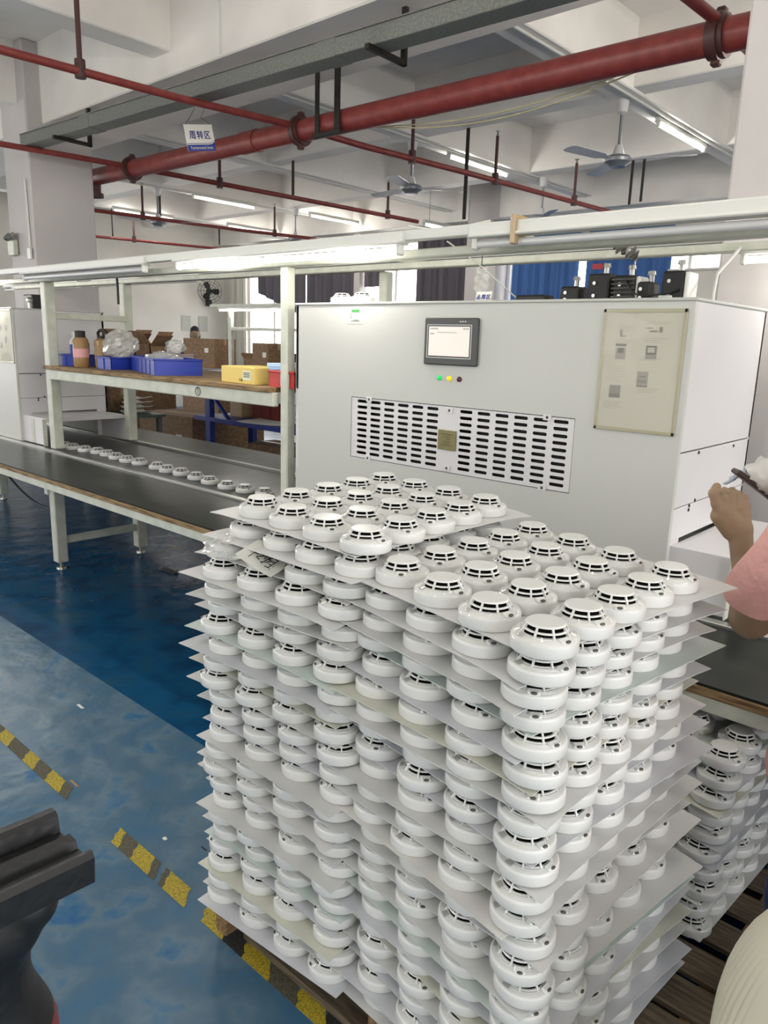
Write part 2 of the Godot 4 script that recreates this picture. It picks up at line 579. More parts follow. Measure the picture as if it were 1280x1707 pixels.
func ceiling_lights() -> void:
	var g := "lit fluorescent tubes under the ceiling beams"
	tube_lamp("ceiling_light", "lit fluorescent tube on the ceiling near the right hand white pillar", V(-3.33, 3.70, -8.05), true, 1.2, true, TUBE_E, g, 0.0, TUBE_O)
	tube_lamp("ceiling_light", "lit fluorescent tube on the ceiling right of the middle ceiling fan", V(-5.74, 3.70, -7.95), true, 1.2, true, TUBE_E, g, 0.0, TUBE_O)
	tube_lamp("ceiling_light", "lit fluorescent tube above the signboard side of the second red branch pipe", V(-10.55, 3.70, -7.75), true, 1.2, true, TUBE_E, g, 0.0, TUBE_O)
	tube_lamp("ceiling_light", "lit fluorescent tube farthest left, beside the white pillar and left ceiling fan", V(-12.9, 3.70, -7.7), true, 1.2, true, TUBE_E, g, 0.0, TUBE_O)
	tube_lamp("ceiling_light", "short looking lit tube in the far row, right one of the far pair", V(-10.3, 3.70, -9.95), true, 1.2, true, TUBE_E, g, 0.0, TUBE_O)
	tube_lamp("ceiling_light", "short looking lit tube in the far row, left one of the far pair", V(-12.66, 3.70, -9.95), true, 1.2, true, TUBE_E, g, 0.0, TUBE_O)
	tube_lamp("ceiling_light", "lit tube half hidden by the long white lamp rail above the cabinet", V(-7.35, 3.28, -9.5), true, 1.2, true, TUBE_E, g, 0.42, TUBE_O)
	var k := 0
	var over := ["above the table legs", "above the stacks", "above the pink sleeved person", "above the dark fixture", "above the viewer", "above the cloth bundle", "above the yellow floor tape", "behind the right hand pillar", "beyond the right hand pillar", "past the right picture edge"]
	for p in [V(-3.33, 3.70, -1.7), V(-0.88, 3.70, -1.7), V(1.57, 3.70, -1.7), V(-3.33, 3.70, 0.6), V(-0.88, 3.70, 0.6), V(1.57, 3.70, 0.6), V(-5.78, 3.70, 0.6), V(1.57, 3.70, -5.2), V(-0.88, 3.70, -5.4), V(1.57, 3.70, -8.0)]:
		tube_lamp("ceiling_light", "lit fluorescent tube on the near ceiling %s, outside the picture" % over[k], p - V(0, 0.45, 0), true, 1.2, true, NEAR_E, g, 0.42, NEAR_O if k < 7 else 1.0)
		k += 1

# ---------------------------------------------------------------- the room
func opening_wall(called: String, z: float, x0: float, x1: float, holes: Array, m: Material) -> void:
	# a wall along x with rectangular openings [x0, x1, y0, y1], sorted by x
	var b := MB.new()
	var cx := x0
	var top := 4.4
	for h in holes:
		if h[0] > cx:
			b.box(V((cx + h[0]) * 0.5, top * 0.5, z), V(h[0] - cx, top, 0.24))
		b.box(V((h[0] + h[1]) * 0.5, h[2] * 0.5, z), V(h[1] - h[0], h[2], 0.24))
		b.box(V((h[0] + h[1]) * 0.5, (h[3] + top) * 0.5, z), V(h[1] - h[0], top - h[3], 0.24))
		cx = h[1]
	b.box(V((cx + x1) * 0.5, top * 0.5, z), V(x1 - cx, top, 0.24))
	struct(called, b, m)

func window(x0: float, x1: float, y0: float, y1: float, z: float, cols: int, rows: int) -> void:
	var w := Node3D.new()
	w.name = numbered(self, "window_1") if not used.has("win") else "window_%d" % (used["win"] + 1)
	used["win"] = used.get("win", 0) + 1
	add_child(w, true)
	w.position = V((x0 + x1) * 0.5, y0, z)
	w.set_meta("kind", "structure")
	var sx := x1 - x0
	var sy := y1 - y0
	var f := MB.new()
	for s in [-1.0, 1.0]:
		f.box(V(s * (sx * 0.5 - 0.025), sy * 0.5, 0), V(0.05, sy, 0.08), 0.006)
	for y in [0.025, sy - 0.025]:
		f.box(V(0, y, 0), V(sx - 0.1, 0.05, 0.08), 0.006)
	obj("window_frame", f, M.lamp_body, w)
	for i in range(1, cols):
		var q := MB.new()
		q.box(V(-sx * 0.5 + sx * i / cols, sy * 0.5, 0), V(0.05, sy - 0.1, 0.06), 0.005)
		obj("mullion", q, M.lamp_body, w)
	for j in range(1, rows):
		var q := MB.new()
		q.box(V(0, sy * j / rows, 0), V(sx - 0.1, 0.05, 0.055), 0.005)
		obj("transom", q, M.lamp_body, w)
	for i in cols:
		for j in rows:
			var q := MB.new()
			q.box(V(-sx * 0.5 + sx * (i + 0.5) / cols, sy * (j + 0.5) / rows, 0), V(sx / cols - 0.04, sy / rows - 0.04, 0.004))
			obj("pane", q, M.glass, w)

func curtain(label: String, x0: float, x1: float, y0: float, y1: float, z: float, m: Material, slant := 0.0) -> void:
	var b := MB.new()
	var nx := 40
	for i in nx:
		for sd in [-1.0, 1.0]:
			var P: Array = []
			for c in [[i, 0], [i + 1, 0], [i + 1, 1], [i, 1]]:
				var u: float = float(c[0]) / nx
				var yy: float = lerpf(y0 + slant * u, y1, c[1])
				var wv: float = 0.03 * sin(u * (x1 - x0) * 24.0) + 0.015 * sin(u * (x1 - x0) * 61.0 + 1.0)
				P.append(V(lerpf(x0, x1, u), yy, z + wv + sd * 0.002))
			b.quad(P[0], P[1], P[2], P[3], V(0, 0, sd))
	var o := obj("curtain", b, m)
	tag(o, label, "curtain")

func build_room() -> void:
	var b := MB.new()
	b.box(V(-5, -0.1, 1.77), V(20.4, 0.2, 6.66))
	struct("floor", b, M.floor_walk)
	b = MB.new()
	b.box(V(-5, -0.1, -6.33), V(20.4, 0.2, 9.54))
	struct("floor", b, M.floor_line)
	b = MB.new()
	b.box(V(-5, 4.42, -3), V(20.4, 0.24, 16.4))
	struct("ceiling", b, M.paint)
	# far wall with its windows
	opening_wall("wall_back", -11.12, -15.2, 5.2, [[-14.25, -8.9, 0.95, 3.42], [-7.2, -3.55, 0.95, 3.26]], M.wall)
	window(-14.25, -8.9, 0.95, 3.42, -11.12, 6, 2)
	window(-7.2, -3.55, 0.95, 3.26, -11.12, 5, 3)
	b = MB.new()
	b.box(V(-15.12, 2.2, -8.12), V(0.24, 4.4, 6.24))
	b.box(V(-15.12, 2.2, 4.5), V(0.24, 4.4, 1.5))
	b.box(V(-15.12, 0.45, -0.6), V(0.24, 0.9, 8.8))
	b.box(V(-15.12, 3.9, -0.6), V(0.24, 1.0, 8.8))
	struct("wall_left", b, M.wall)
	b = MB.new()
	b.box(V(5.12, 2.2, -7.5), V(0.24, 4.4, 7.5))
	b.box(V(5.12, 2.2, 4.0), V(0.24, 4.4, 2.5))
	b.box(V(5.12, 0.45, -0.5), V(0.24, 0.9, 6.5))
	b.box(V(5.12, 3.85, -0.5), V(0.24, 1.1, 6.5))
	struct("wall_right", b, M.wall)
	opening_wall("wall_front", 5.12, -15.2, 5.2, [[-9.0, -4.5, 0.9, 3.3], [1.2, 3.4, 0.9, 3.3]], M.wall)
	# beams
	for z in [[-4.08, 0.84], [-10.85, 0.34]]:
		b = MB.new()
		b.box(V(-5, 3.95, z[0]), V(20.0, 0.74, z[1]), 0.01)
		struct("beam", b, M.paint)
	for z in [-6.72, -9.05, -1.35, 1.2]:
		b = MB.new()
		b.box(V(-5, 4.05, z), V(20.0, 0.56, 0.24), 0.01)
		struct("beam", b, M.paint)
	for x in BX:
		b = MB.new()
		b.box(V(x, 4.04, -3), V(0.26, 0.58, 15.9), 0.01)
		struct("beam", b, M.paint)
	# pillars
	for x in [-8.215, -0.94, 6.4]:
		if x > 5.0: continue
		b = MB.new()
		b.box(V(x, 2.15, -3.83), V(0.57, 4.3, 0.66), 0.012)
		struct("pillar", b, M.pillar)
	b = MB.new()
	b.box(V(-7.57, 2.15, -10.85), V(0.62, 4.3, 0.36), 0.012)
	struct("pillar", b, M.pillar)
	b = MB.new()
	b.box(V(-10.55, 2.15, -10.9), V(0.16, 4.3, 0.2), 0.01)
	struct("pillar", b, M.pillar)
	# curtains
	curtain("grey curtain drawn across the far left window, its lower hem pulled up to one side", -13.7, -12.15, 2.55, 3.5, -10.93, M.curtain_grey, -0.55)
	curtain("wide grey curtain behind the white post left of the big cabinet", -12.1, -10.72, 0.7, 3.5, -10.93, M.curtain_grey)
	curtain("narrow grey curtain above the two detectors on top of the cabinet", -10.45, -9.95, 2.6, 3.5, -10.93, M.curtain_grey)
	curtain("grey curtain with the hanging foil bag in front of it", -9.14, -7.9, 0.7, 3.5, -10.93, M.curtain_grey)
	curtain("white curtain gathered at the far left corner beside the wall fan", -14.75, -14.2, 0.6, 3.5, -10.93, M.curtain_white)
	curtain("blue curtain next to the white pillar behind the cabinet top", -7.1, -5.92, 0.7, 3.4, -10.93, M.curtain_blue)
	curtain("blue curtain next to the bright window behind the cabinet top", -5.78, -4.49, 0.7, 3.4, -10.93, M.curtain_blue)
	b = MB.new()
	b.box(V(-4.0, 1.78, -11.0), V(1.0, 1.82, 0.16))
	struct("wall_back_panel", b, M.wall)
	b = MB.new()
	b.box(V(-4.0, 2.69, -10.93), V(1.0, 0.03, 0.1), 0.006)
	struct("trim_1", b, M.lamp_body)

func text3d(s: String, h: float, depth: float) -> TextMesh:
	var t := TextMesh.new()
	var f := SystemFont.new()
	f.font_names = PackedStringArray(["Droid Sans"])
	t.font = f
	t.text = s
	t.font_size = 32
	t.pixel_size = h / 32.0
	t.depth = depth
	return t

# strokes: list of polylines in a unit square, drawn as flat raised bars
func strokes(b: MB, lines: Array, ox: float, oy: float, s: float, w: float, d := 0.001) -> void:
	for l in lines:
		for i in range(0, l.size() - 2, 2):
			var p := V(ox + l[i] * s, oy + l[i + 1] * s, d * 0.5)
			var q := V(ox + l[i + 2] * s, oy + l[i + 3] * s, d * 0.5)
			var dd := (q - p).normalized() * w * 0.45
			p -= dd; q += dd
			var z := (q - p).normalized()
			var xx := Vector3(-z.y, z.x, 0)
			b.boxt(Transform3D(Basis(xx, V(0, 0, 1), z), (p + q) * 0.5), V(w, d, p.distance_to(q)))

const ZHOU := [[0.16, 0.95, 0.16, 0.5, 0.04, 0.04], [0.16, 0.95, 0.9, 0.95, 0.9, 0.06, 0.78, 0.06], [0.32, 0.78, 0.74, 0.78], [0.53, 0.9, 0.53, 0.58], [0.28, 0.58, 0.78, 0.58], [0.36, 0.4, 0.7, 0.4, 0.7, 0.14, 0.36, 0.14, 0.36, 0.4]]
const ZHUAN := [[0.04, 0.84, 0.44, 0.84], [0.22, 0.98, 0.1, 0.56, 0.44, 0.56], [0.28, 0.72, 0.28, 0.02], [0.02, 0.3, 0.48, 0.36], [0.56, 0.84, 0.94, 0.84], [0.5, 0.62, 1.0, 0.62], [0.76, 0.98, 0.64, 0.42, 0.92, 0.42, 0.76, 0.2], [0.62, 0.26, 0.84, 0.04]]
const QU := [[0.94, 0.92, 0.1, 0.92, 0.1, 0.06, 0.98, 0.06], [0.76, 0.78, 0.26, 0.22], [0.3, 0.74, 0.82, 0.24]]
const BU := [[0.06, 0.9, 0.94, 0.9], [0.56, 0.88, 0.06, 0.36], [0.5, 0.68, 0.5, 0.02], [0.56, 0.58, 0.92, 0.3]]
const LIANG := [[0.5, 1.0, 0.5, 0.88], [0.22, 0.86, 0.78, 0.86, 0.78, 0.46, 0.22, 0.46], [0.22, 0.66, 0.78, 0.66], [0.22, 0.86, 0.22, 0.06, 0.42, 0.16], [0.46, 0.42, 0.92, 0.04], [0.84, 0.36, 0.62, 0.24]]
const PIN := [[0.28, 0.94, 0.72, 0.94, 0.72, 0.6, 0.28, 0.6, 0.28, 0.94], [0.06, 0.42, 0.42, 0.42, 0.42, 0.06, 0.06, 0.06, 0.06, 0.42], [0.58, 0.42, 0.94, 0.42, 0.94, 0.06, 0.58, 0.06, 0.58, 0.42]]

func build_overhead() -> void:
	# the main red pipe and its branches
	var t := thing("sprinkler_main", "thick dark red sprinkler main running across under the ceiling", "pipe", V(-4.4, 3.226, -4.40))
	t.rotation.z = -0.008
	var b := MB.new()
	b.cyl(V(-4.0, 0, 0), V(6.2, 0, 0), 0.085, 0.085, 28)
	obj("pipe", b, M.pipe, t)
	for x in [-3.16, -0.56, 2.72]:
		b = MB.new()
		b.x = Transform3D(Basis(V(0, 0, 1), PI * 0.5), V(x, 0, 0))
		b.lathe([Vector2(0.085, -0.045), Vector2(0.105, -0.045), Vector2(0.105, -0.02), Vector2(0.118, -0.018), Vector2(0.118, 0.018), Vector2(0.105, 0.02), Vector2(0.105, 0.045), Vector2(0.085, 0.045)], 28)
		b.box(V(0.125, 0, 0), V(0.03, 0.05, 0.05), 0.008)
		b.box(V(-0.125, 0, 0), V(0.03, 0.05, 0.05), 0.008)
		obj("coupling", b, M.pipe_dark, t)
	b = MB.new()
	b.cyl(V(-4.0, 0.02, 0), V(-4.0, -0.2, 0), 0.085, 0.085, 20)
	b.cyl(V(-4.0, -0.16, 0), V(-4.0, -0.2, 0), 0.11, 0.11, 20)
	obj("elbow", b, M.pipe_dark, t)
	for x in [-1.2]:
		b = MB.new()
		b.x = Transform3D(Basis(V(0, 0, 1), PI * 0.5), V(x, 0, 0))
		b.lathe([Vector2(0.085, -0.1), Vector2(0.092, -0.1), Vector2(0.092, 0.1), Vector2(0.085, 0.1)], 28)
		obj("repair_band", b, M.pipe, t)
	# branches run away from the viewer
	var br := [
		["thin red branch pipe carrying the white and blue hanging sign", [V(-5.17, 3.25, -1.9), V(-5.08, 3.25, -3.4), V(-5.0, 3.27, -4.4), V(-4.93, 3.25, -5.13), V(-4.80, 3.25, -6.52), V(-4.62, 3.25, -9.4)], 0.027],
		["thin red branch pipe passing above the left white pillar", [V(-7.70, 3.25, -2.6), V(-7.56, 3.27, -4.4), V(-7.3, 3.25, -7.07), V(-7.22, 3.25, -8.6)], 0.027],
		["thin dark branch pipe behind the left ceiling fan", [V(-10.5, 3.25, -5.4), V(-10.22, 3.25, -7.9), V(-9.85, 3.25, -9.4)], 0.027],
		["thinnest dark pipe low over the far left wall", [V(-13.3, 3.25, -6.8), V(-12.7, 3.25, -9.4)], 0.024],
		["short red branch pipe crossing the main at the upper right corner", [V(-1.76, 3.25, -2.2), V(-1.68, 3.27, -4.4), V(-1.66, 3.25, -5.6)], 0.03]]
	var drops := [[V(-5.13, 3.25, -2.64), V(-4.77, 3.25, -6.9), V(-4.88, 3.25, -5.7), V(-4.68, 3.25, -8.4)], [V(-7.44, 3.25, -5.4), V(-7.25, 3.25, -8.0)], [V(-10.42, 3.25, -6.2), V(-10.1, 3.25, -8.4)], [V(-13.1, 3.25, -7.6)], []]
	for i in br.size():
		var p: Array = br[i][1]
		var g := thing("branch_pipe", br[i][0], "pipe", p[0], 0.0, "sprinkler branch pipes")
		b = MB.new()
		var q: Array = []
		for w in p: q.append(w - p[0])
		b.tube(q, br[i][2], 12)
		obj("pipe", b, M.pipe, g)
		for d in drops[i]:
			b = MB.new()
			var o: Vector3 = d - p[0]
			b.cyl(o + V(0, -0.04, 0), o + V(0, 0.07, 0), 0.036, 0.034, 12)
			b.cyl(o, o + V(0, 0.42, 0), 0.017, 0.017, 10)
			obj("sprinkler_riser", b, M.pipe_dark, g)
			b = MB.new()
			b.cyl(o + V(0, 0.42, 0), o + V(0, 0.46, 0), 0.012, 0.012, 8)
			b.cyl(o + V(0, 0.46, 0), o + V(0, 0.465, 0), 0.028, 0.028, 10)
			obj("sprinkler_head", b, M.steel, g)
	# cable tray
	t = thing("cable_tray", "long galvanized steel cable tray running above the red pipes", "cable tray", V(-4.5, 3.336, -3.57), 0.0438)
	b = MB.new()
	b.box(V(0, 0.0, 0), V(6.5, 0.1, 0.16), 0.004)
	obj("trunking", b, M.galv, t)
	b = MB.new()
	b.box(V(0, 0.054, 0), V(6.5, 0.008, 0.175), 0.002)
	obj("tray_lid", b, M.galv, t)
	for x in [-2.1, 0.75, 2.6]:
		b = MB.new()
		b.box(V(x, 0, 0), V(0.16, 0.106, 0.166), 0.002)
		obj("joint_plate", b, M.galv, t)
	for x in [-2.55, 1.12]:
		b = MB.new()
		b.box(V(x, -0.065, -0.06), V(0.035, 0.03, 0.36), 0.002)
		b.box(V(x, 0.09, -0.23), V(0.035, 0.34, 0.03), 0.002)
		obj("hanger_bracket", b, M.iron, t)
	# steel straps holding the main
	for p in [[-4.66, "pair of dark steel straps holding the red main beside the sign"], [-8.0, ""]]:
		if p[1] == "": continue
		var g := thing("pipe_hanger", p[1], "hanger", V(p[0], 3.25, -4.40))
		b = MB.new()
		b.box(V(0, 0.105, 0.1), V(0.045, 0.45, 0.012), 0.002)
		obj("strap", b, M.iron, g)
		b = MB.new()
		b.box(V(0.22, 0.10, 0.1), V(0.06, 0.46, 0.012), 0.002)
		obj("strap", b, M.iron, g)
		b = MB.new()
		b.box(V(0.11, -0.12, 0.1), V(0.3, 0.035, 0.035), 0.004)
		obj("crossbar", b, M.iron, g)
	# hanger rods standing free from the ceiling
	var rods := [[V(-5.07, 2.88, -6.80), 0.89, 0.018, "dark steel strap hanging left of the middle fan tube"], [V(-4.30, 3.28, -9.05), 0.49, 0.014, "left one of two dark rods under the right fan"], [V(-4.16, 3.30, -9.05), 0.47, 0.014, "right one of two dark rods under the right fan"], [V(-10.70, 3.33, -6.66), 0.44, 0.018, "short dark rod beside the leftmost ceiling fan"], [V(-7.72, 3.31, -6.72), 0.46, 0.018, "dark rod reaching down to the branch pipe right of the sign"], [V(-13.13, 3.27, -7.2), 0.48, 0.014, "dark rod beside the white pillar over the thinnest pipe"], [V(-13.9, 3.48, -10.05), 0.82, 0.016, "reddish rod below the ceiling near the far left corner"]]
	for r in rods:
		b = MB.new()
		b.box(V(0, r[1] * 0.5, 0), V(r[2] * 2.2, r[1], r[2]), 0.003)
		var o := obj("hanger_rod", b, M.iron)
		o.position = r[0]
		tag(o, r[3], "hanger", "ceiling hanger rods")
	# cable slung along the main
	b = MB.new()
	var c1: Array = []
	var c2: Array = []
	for i in 25:
		var u := i / 24.0
		c1.append(V(lerpf(-4.3, -1.95, u), 3.19 - 0.10 * sin(u * PI) + 0.03 * u, -4.53))
		c2.append(V(lerpf(-4.3, -1.95, u), 3.19 - 0.135 * sin(u * PI) + 0.03 * u, -4.54))
	b.tube(c1, 0.005, 6)
	b.tube(c2, 0.005, 6)
	tag(obj("slung_cable", b, M.cable), "two thin yellowish cables sagging below the red main", "cable")
	# conduits on beams
	for x in [-3.33, -5.78, -8.23, -10.68]:
		b = MB.new()
		b.cyl(V(x + 0.07, 3.735, -4.05), V(x + 0.07, 3.735, -10.6), 0.012, 0.012, 8)
		struct("trim_conduit", b, M.lamp_body)
	b = MB.new()
	b.tube([V(-5.0, 3.6, -3.66), V(-5.0, 3.9, -3.66), V(-5.0, 3.95, -3.66)], 0.01, 8)
	struct("trim_conduit", b, M.lamp_body)
	# smoke detector on the ceiling
	t = thing("ceiling_detector", "small round white alarm on the bare ceiling above the red main", "alarm", V(-3.95, 4.3, -5.5))
	b = MB.new()
	b.lathe([Vector2(0, -0.045), Vector2(0.03, -0.045), Vector2(0.045, -0.03), Vector2(0.05, 0), Vector2(0, 0)], 20)
	obj("body", b, M.plastic, t)
	# hanging sign: 周转区
	t = thing("hanging_sign", "white and blue hanging sign reading Turnaround Area below the red branch pipe", "sign", V(-5.17, 3.046, -3.58), PI * 0.5)
	t.rotation = V(0, PI * 0.5, 0)
	t.rotate_object_local(V(0, 0, 1), deg_to_rad(11.6))
	b = MB.new()
	b.box(V(0, 0, 0), V(0.255, 0.182, 0.004), 0.001)
	obj("board", b, M.paper, t)
	b = MB.new()
	b.prism(PackedVector2Array([Vector2(-0.1275, -0.091), Vector2(0.1275, -0.091), Vector2(0.1275, -0.028), Vector2(0.10, -0.043), Vector2(0.07, -0.047), Vector2(-0.1275, -0.047)]), 0.001, 0.002)
	obj("blue_band", b, M.sign_blue, t)
	b = MB.new()
	b.prism(PackedVector2Array([Vector2(-0.1275, -0.041), Vector2(0.072, -0.041), Vector2(0.102, -0.036), Vector2(0.1275, -0.020), Vector2(0.1275, -0.0165), Vector2(0.1, -0.0325), Vector2(0.072, -0.037), Vector2(-0.1275, -0.037)]), 0.001, 0.002)
	obj("blue_line", b, M.sign_blue, t)
	b = MB.new()
	b.x = Transform3D(Basis(), V(0, 0, 0.002))
	strokes(b, ZHOU, -0.092, -0.008, 0.054, 0.0065)
	strokes(b, ZHUAN, -0.026, -0.008, 0.054, 0.0065)
	strokes(b, QU, 0.04, -0.008, 0.054, 0.0065)
	obj("chinese_characters", b, M.sign_blue, t)
	var tx := obj("english_text", text3d("Turnaround Area", 0.0265, 0.001), M.paper, t)
	tx.position = V(0, -0.069, 0.0034)
	b = MB.new()
	b.tube([V(-0.12, 0.085, 0), V(-0.03, 0.15, -0.03), V(-0.02, 0.20, 0.03)], 0.0018, 6)
	b.tube([V(0.12, 0.085, 0), V(0.06, 0.14, -0.03), V(0.05, 0.19, 0.05)], 0.0018, 6)
	obj("string", b, M.iron, t)
	# fans
	var fans := [[V(-3.37, 3.75, -6.78), 0.3, "white ceiling fan nearest the right hand pillar"], [V(-5.77, 3.75, -6.74), 0.9, "white ceiling fan in the middle, between two lit tubes"], [V(-10.7, 3.75, -6.62), 0.55, "ceiling fan at left in front of the leftmost lit tube"], [V(-5.59, 3.75, -9.2), 1.3, "small looking far ceiling fan on a thin rod above the lamp rail"], [V(-10.27, 3.75, -9.0), 0.2, "far ceiling fan on a thin rod right of the far tubes"]]
	for f in fans:
		ceiling_fan(f[2], f[0], f[1])

func ceiling_fan(label: String, at: Vector3, turn: float) -> void:
	var t := thing("ceiling_fan", label, "fan", at, turn, "ceiling fans")
	var b := MB.new()
	b.lathe([Vector2(0, 0), Vector2(0.05, 0), Vector2(0.055, -0.03), Vector2(0.045, -0.11), Vector2(0.02, -0.13), Vector2(0, -0.13)], 18)
	obj("canopy", b, M.fan_white, t)
	b = MB.new()
	b.cyl(V(0, -0.12, 0), V(0, -0.40, 0), 0.014, 0.014, 10)
	obj("downrod", b, M.fan_grey, t)
	b = MB.new()
	b.lathe([Vector2(0, -0.38), Vector2(0.03, -0.38), Vector2(0.05, -0.45), Vector2(0.055, -0.46), Vector2(0, -0.46)], 18)
	obj("rod_cup", b, M.fan_white, t)
	b = MB.new()
	b.lathe([Vector2(0, -0.46), Vector2(0.06, -0.46), Vector2(0.11, -0.475), Vector2(0.125, -0.495), Vector2(0.12, -0.52), Vector2(0.08, -0.545), Vector2(0.07, -0.56), Vector2(0, -0.565)], 24)
	obj("motor", b, M.fan_grey, t)
	for k in 3:
		b = MB.new()
		b.x = Transform3D(Basis(V(0, 1, 0), TAU * k / 3.0), Vector3.ZERO) * Transform3D(Basis(V(1, 0, 0), -PI * 0.5 + 0.16), V(0, -0.505, 0))
		b.prism(PackedVector2Array([Vector2(0.10, -0.02), Vector2(0.18, -0.03), Vector2(0.24, -0.06), Vector2(0.62, -0.068), Vector2(0.66, -0.05), Vector2(0.67, 0.0), Vector2(0.66, 0.05), Vector2(0.62, 0.068), Vector2(0.24, 0.06), Vector2(0.18, 0.03), Vector2(0.10, 0.02)]), 0.004)
		obj("blade", b, M.fan_white, t)

# ---------------------------------------------------------------- the assembly line
const T := 0.72

func build_line() -> void:
	var t := thing("workbench", "long dark topped workbench with wooden edge and white legs along the assembly line", "workbench", V(0, 0, 0))
	var b := MB.new()
	b.box(V(-3.5, T - 0.004, -2.225), V(12.0, 0.008, 0.47))
	obj("worktop", b, M.laminate, t)
	b = MB.new()
	b.box(V(-3.5, T - 0.02, -2.22), V(12.0, 0.024, 0.478), 0.002)
	obj("wood_edge", b, M.wood, t)
	b = MB.new()
	b.box(V(-3.5, T - 0.054, -2.005), V(12.0, 0.044, 0.04), 0.003)
	obj("apron", b, M.frame, t)
	for x in [-7.45, -4.95, -2.45, 0.05]:
		for z in [-2.216, -2.82]:
			b = MB.new()
			b.box(V(x, (0.05 + (0.678 if z > -2.5 else 0.618)) * 0.5, z), V(0.075, (0.678 if z > -2.5 else 0.618) - 0.05, 0.075), 0.006)
			obj("leg", b, M.frame, t)
			b = MB.new()
			b.cyl(V(x, 0.05, z), V(x, 0.012, z), 0.012, 0.012, 10)
			b.cyl(V(x, 0.014, z), V(x, 0.0, z), 0.03, 0.034, 14)
			obj("levelling_foot", b, M.steel, t)
		b = MB.new()
		b.box(V(x, 0.20, -2.518), V(0.035, 0.05, 0.53), 0.004)
		obj("crossbar", b, M.frame, t)
		b = MB.new()
		b.bar(V(x - 0.03, 0.655, -2.19), V(x - 0.36, 0.60, -2.19), 0.03, 0.03, 0.003)
		b.box(V(x, 0.585, -2.518), V(0.045, 0.045, 0.53), 0.004)
		obj("brace", b, M.frame, t)
	# socket on the leg with its cable
	t = thing("socket_box", "small white socket box on the front table leg", "socket", V(-4.99, 0.56, -2.17))
	b = MB.new()
	b.box(V(0, 0, 0), V(0.045, 0.075, 0.02), 0.004)
	obj("body", b, M.lamp_body, t)
	b = MB.new()
	b.box(V(0, 0.02, 0.011), V(0.012, 0.01, 0.002))
	obj("socket_hole", b, M.dark, t)
	b = MB.new()
	var pts: Array = []
	for i in 17:
		var u := i / 16.0
		pts.append(V(lerpf(-5.86, -5.02, u), 0.62 - 0.17 * sin(u * PI * 0.62) - 0.05 * u, -2.2))
	b.tube(pts, 0.008, 8)
	tag(obj("power_cable", b, M.dark), "black cable looping under the table edge at far left", "cable")
	# conveyor
	t = thing("conveyor_belt", "dark conveyor belt between silver rails carrying a row of detectors", "conveyor", V(0, 0, 0))
	b = MB.new()
	b.box(V(-3.5, T - 0.018, -2.86), V(12.0, 0.022, 0.70), 0.002)
	obj("belt", b, M.belt, t)
	b = MB.new()
	b.box(V(-3.5, T - 0.005, -2.484), V(12.0, 0.03, 0.04), 0.003)
	obj("rail", b, M.alu, t)
	b = MB.new()
	b.box(V(-3.5, T - 0.005, -3.236), V(12.0, 0.03, 0.04), 0.003)
	obj("rail", b, M.alu, t)
	b = MB.new()
	b.box(V(-3.5, T - 0.07, -2.86), V(12.0, 0.06, 0.7), 0.003)
	obj("conveyor_bed", b, M.frame, t)
	t = thing("rear_worktop", "dark shiny worktop on the far side of the conveyor", "worktop", V(0, 0, 0))
	b = MB.new()
	b.box(V(-4.6, T - 0.012, -3.495), V(6.5, 0.024, 0.46), 0.003)
	obj("worktop", b, M.laminate, t)
	for x in [-7.45, -4.95, -2.45]:
		b = MB.new()
		b.box(V(x, 0.348, -3.66), V(0.06, 0.696, 0.06), 0.005)
		obj("leg", b, M.frame, t)
	# rack above the line
	t = thing("shelf_rack", "white steel rack with a wooden shelf over the conveyor", "rack", V(0, 0, 0))
	for p in [V(-5.60, 0.075, -2.54), V(-2.955, 0.055, -2.54), V(-5.72, 0.075, -3.22), V(-2.975, 0.06, -3.285), V(-0.35, 0.06, -3.285)]:
		b = MB.new()
		b.box(V(p.x, (T + 0.012 + (1.94 if p.z > -3.0 else 1.979)) * 0.5, p.z), V(p.y, (1.928 if p.z > -3.0 else 1.967) - T, p.y), 0.006)
		obj("post", b, M.frame, t)
	b = MB.new()
	b.box(V(-3.2, 1.957, -2.54), V(9.2, 0.034, 0.07), 0.005)
	obj("top_rail", b, M.frame, t)
	b = MB.new()
	b.box(V(-3.2, 1.996, -3.22), V(9.2, 0.034, 0.07), 0.005)
	obj("top_rail", b, M.frame, t)
	b = MB.new()
	b.box(V(-4.29, 1.287, -2.515), V(2.55, 0.072, 0.04), 0.005)
	obj("shelf_beam", b, M.frame, t)
	b = MB.new()
	b.box(V(-4.35, 1.287, -3.22), V(2.66, 0.06, 0.04), 0.005)
	obj("shelf_beam", b, M.frame, t)
	b = MB.new()
	b.box(V(-4.33, 1.336, -2.86), V(2.60, 0.026, 0.76), 0.003)
	obj("shelf_board", b, M.wood, t)
	for x in [-5.66]:
		b = MB.new()
		b.box(V(x, 1.705, -2.88), V(0.035, 0.045, 0.60), 0.004)
		obj("crossbar", b, M.frame, t)
		b = MB.new()
		b.box(V(x, 1.287, -2.88), V(0.035, 0.06, 0.60), 0.004)
		obj("crossbar", b, M.frame, t)
	# circled number one sticker
	b = MB.new()
	b.x = Transform3D(Basis(), V(-3.68, 1.287, -2.495))
	var ring: Array = []
	for i in 19: ring.append(V(0.024 * cos(TAU * i / 18.0), 0.024 * sin(TAU * i / 18.0), 0.001))
	b.tube(ring, 0.002, 6)
	strokes(b, [[0.35, 0.75, 0.52, 0.95, 0.52, 0.05]], -0.02, -0.015, 0.04, 0.004)
	var mark := obj("number_mark", b, M.ink, t)
	# detectors on the belt are placed with the stacks

